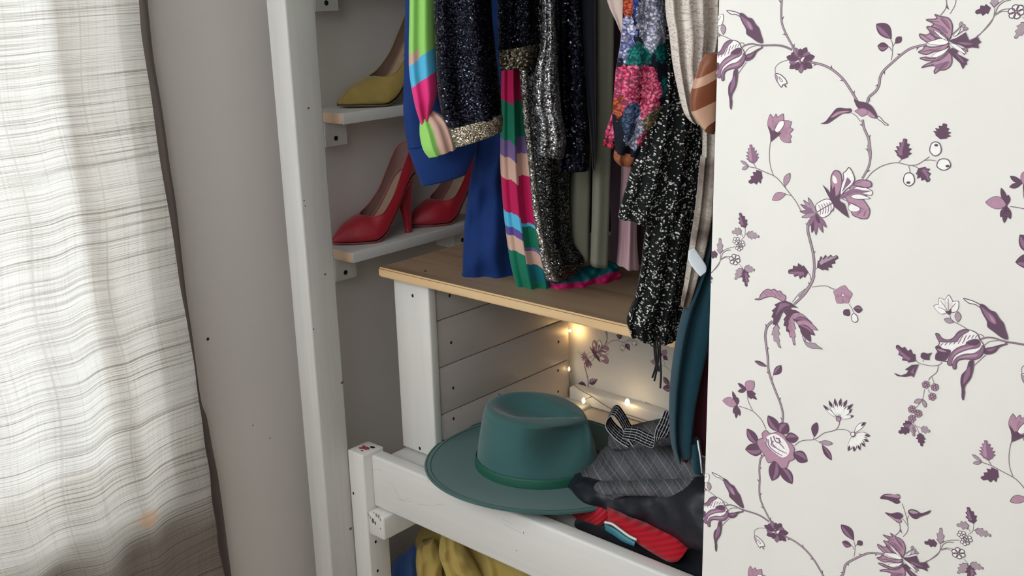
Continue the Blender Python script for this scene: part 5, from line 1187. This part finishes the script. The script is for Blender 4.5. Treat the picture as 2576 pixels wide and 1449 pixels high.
shape('G', [(840, 755), (880, 715), (960, 700), (1040, 690), (1010, 715), (930, 720), (870, 730)], PINKC, 6); shape('G', [(800, 720), (850, 655), (930, 625), (1010, 615), (950, 640), (860, 670)], PINKC, 6)
for x in range(6): strip([PX('G', 700+x*40, 612-x*4), PX('G', 725+x*40, 590-x*8)], 4*MPU, MID, 4)
for x in range(5): strip([PX('G', 880+x*34, 560-x*4), PX('G', 905+x*34, 520-x*2)], 4*MPU, MID, 4)
# white trumpet flower above the tulip
stem('G', [(940, 460), (880, 425), (830, 400), (795, 370), (785, 335)], 4)
for a, b, w_ in (((760, 300), (640, 250), 50), ((765, 295), (690, 180), 52), ((772, 295), (775, 155), 48), ((780, 295), (862, 210), 54)): leaf('G', a, b, w_, PALE, 0, 0, None, True, .7)
for a, b in (((765, 290), (700, 200)), ((772, 290), (772, 180)), ((780, 290), (840, 225)), ((760, 292), (680, 260))): strip([PX('G', *a), PX('G', *b)], 4*MPU, GREYL, 5)
shape('G', [(735, 290), (765, 300), (800, 275), (800, 310), (785, 332), (768, 328), (755, 310)], PLUMC, 6, False)
leaf('G', (858, 395), (860, 308), 30, GREYL); leaf('G', (815, 400), (738, 373), 26, GREYL)
# left leaves and blossom chain of the tulip
stem('G', [(715, 765), (680, 792), (610, 797), (550, 785), (510, 775), (470, 745)], 4); stem('G', [(680, 795), (665, 855), (610, 900), (590, 930)], 4); stem('G', [(620, 895), (640, 950)], 3); stem('G', [(540, 760), (545, 745)], 3)
leaf('G', (470, 750), (302, 614), 72, PLUMC, .05, 3, MID)
shape('G', [(500, 785), (440, 790), (380, 830), (410, 840), (390, 870), (340, 885), (280, 865), (310, 890), (380, 895), (440, 885), (455, 900), (465, 870), (485, 820)], PLUMC, 3, False, 3); shape('G', [(485, 795), (460, 830), (455, 870), (430, 850)], MID, 5)
shape('G', [(525, 685), (545, 675), (585, 688), (620, 678), (600, 710), (598, 742), (560, 740), (540, 735), (520, 715)], PLUMC, 3, False, 3)
for c_ in ((567, 968), (648, 992), (625, 1078), (440, 1192), (498, 1232), (440, 1277)): floret('G', c_, 36, 6, PINKC, PALE, 3)
stem('G', [(555, 1010), (545, 1060), (535, 1105), (500, 1150), (475, 1180)], 3); leaf('G', (530, 1105), (465, 1130), 22, GREYL); leaf('G', (545, 1110), (562, 1172), 20, GREYL); stem('G', [(588, 1010), (600, 1045)], 3)
stem('G', [(445, 1310), (480, 1350), (500, 1400), (510, 1430)], 3)
leaf('G', (435, 1320), (362, 1335), 40, PLUMC, 0, 2, MID); leaf('G', (410, 1370), (322, 1405), 44, PLUMC, 0, 2, None); leaf('G', (435, 1330), (458, 1435), 36, GREYL, 0, 2, MID); stem('G', [(490, 1345), (530, 1370)], 3)
leaf('G', (525, 1368), (602, 1395), 40, GREYL, 0, 2, None); leaf('I', (515, 150), (530, 262), 44, PLUMC, 0, 3, None)

PCOL = [(98, 70, 90), (142, 106, 132), (178, 138, 158), (240, 238, 234), (112, 92, 106), (134, 118, 126), (168, 148, 158)]
PM = [m_plain('wallpaper_ink', c, .75, .06, 300, 0) for c in PCOL]
LA, LB = np.array([0, -.5305]), np.array([.2668, -.2655])
def print_wall(parent, x0, x1, z0, z1, ywall, off, na, nb, name='floral_print'):
    bm = bmesh.new()
    bx = [(p[:, 0].min(), p[:, 0].max(), p[:, 1].min(), p[:, 1].max()) for p, c, l in PR]
    for ia in range(*na):
        for ib in range(*nb):
            o_ = LA*ia+LB*ib+np.array(off)
            for k, (P, c, lay) in enumerate(PR):
                b = bx[k]
                if b[1]+o_[0] < x0 or b[0]+o_[0] > x1 or b[3]+o_[1] < z0 or b[2]+o_[1] > z1: continue
                y = ywall-.00008*(lay+1)-.00000006*k
                vs = [bm.verts.new((p[0]+o_[0], y, p[1]+o_[1])) for p in P]
                try: f = bm.faces.new(vs); f.material_index = c
                except Exception: pass
    for co, no in (((x0, 0, 0), (-1, 0, 0)), ((x1, 0, 0), (1, 0, 0)), ((0, 0, z0), (0, 0, -1)), ((0, 0, z1), (0, 0, 1))):
        bmesh.ops.bisect_plane(bm, geom=bm.verts[:]+bm.edges[:]+bm.faces[:], plane_co=co, plane_no=no, clear_outer=True)
    for f in bm.faces:
        if f.normal.y > 0: f.normal_flip()
    o = frombm(name, bm, PM, parent); tag(o, kind='stuff'); return o
print_wall(panel, -.5975, 1.0, .3, 2.1, YP, (0, 0), (-5, 6), (-6, 8))
# the same paper at the back of the alcove: its spiky calyx sits at photo point (1478, 905)
q = hit(1478, 903, 1, YB); s = PX('C', 1022, 680)
print_wall([o for o in bpy.data.objects if o.name == 'wall_back'][0], -1.36, -.3, .62, 1.5, YB, (q[0]-s[0], q[2]-s[1]), (-6, 7), (-8, 8))
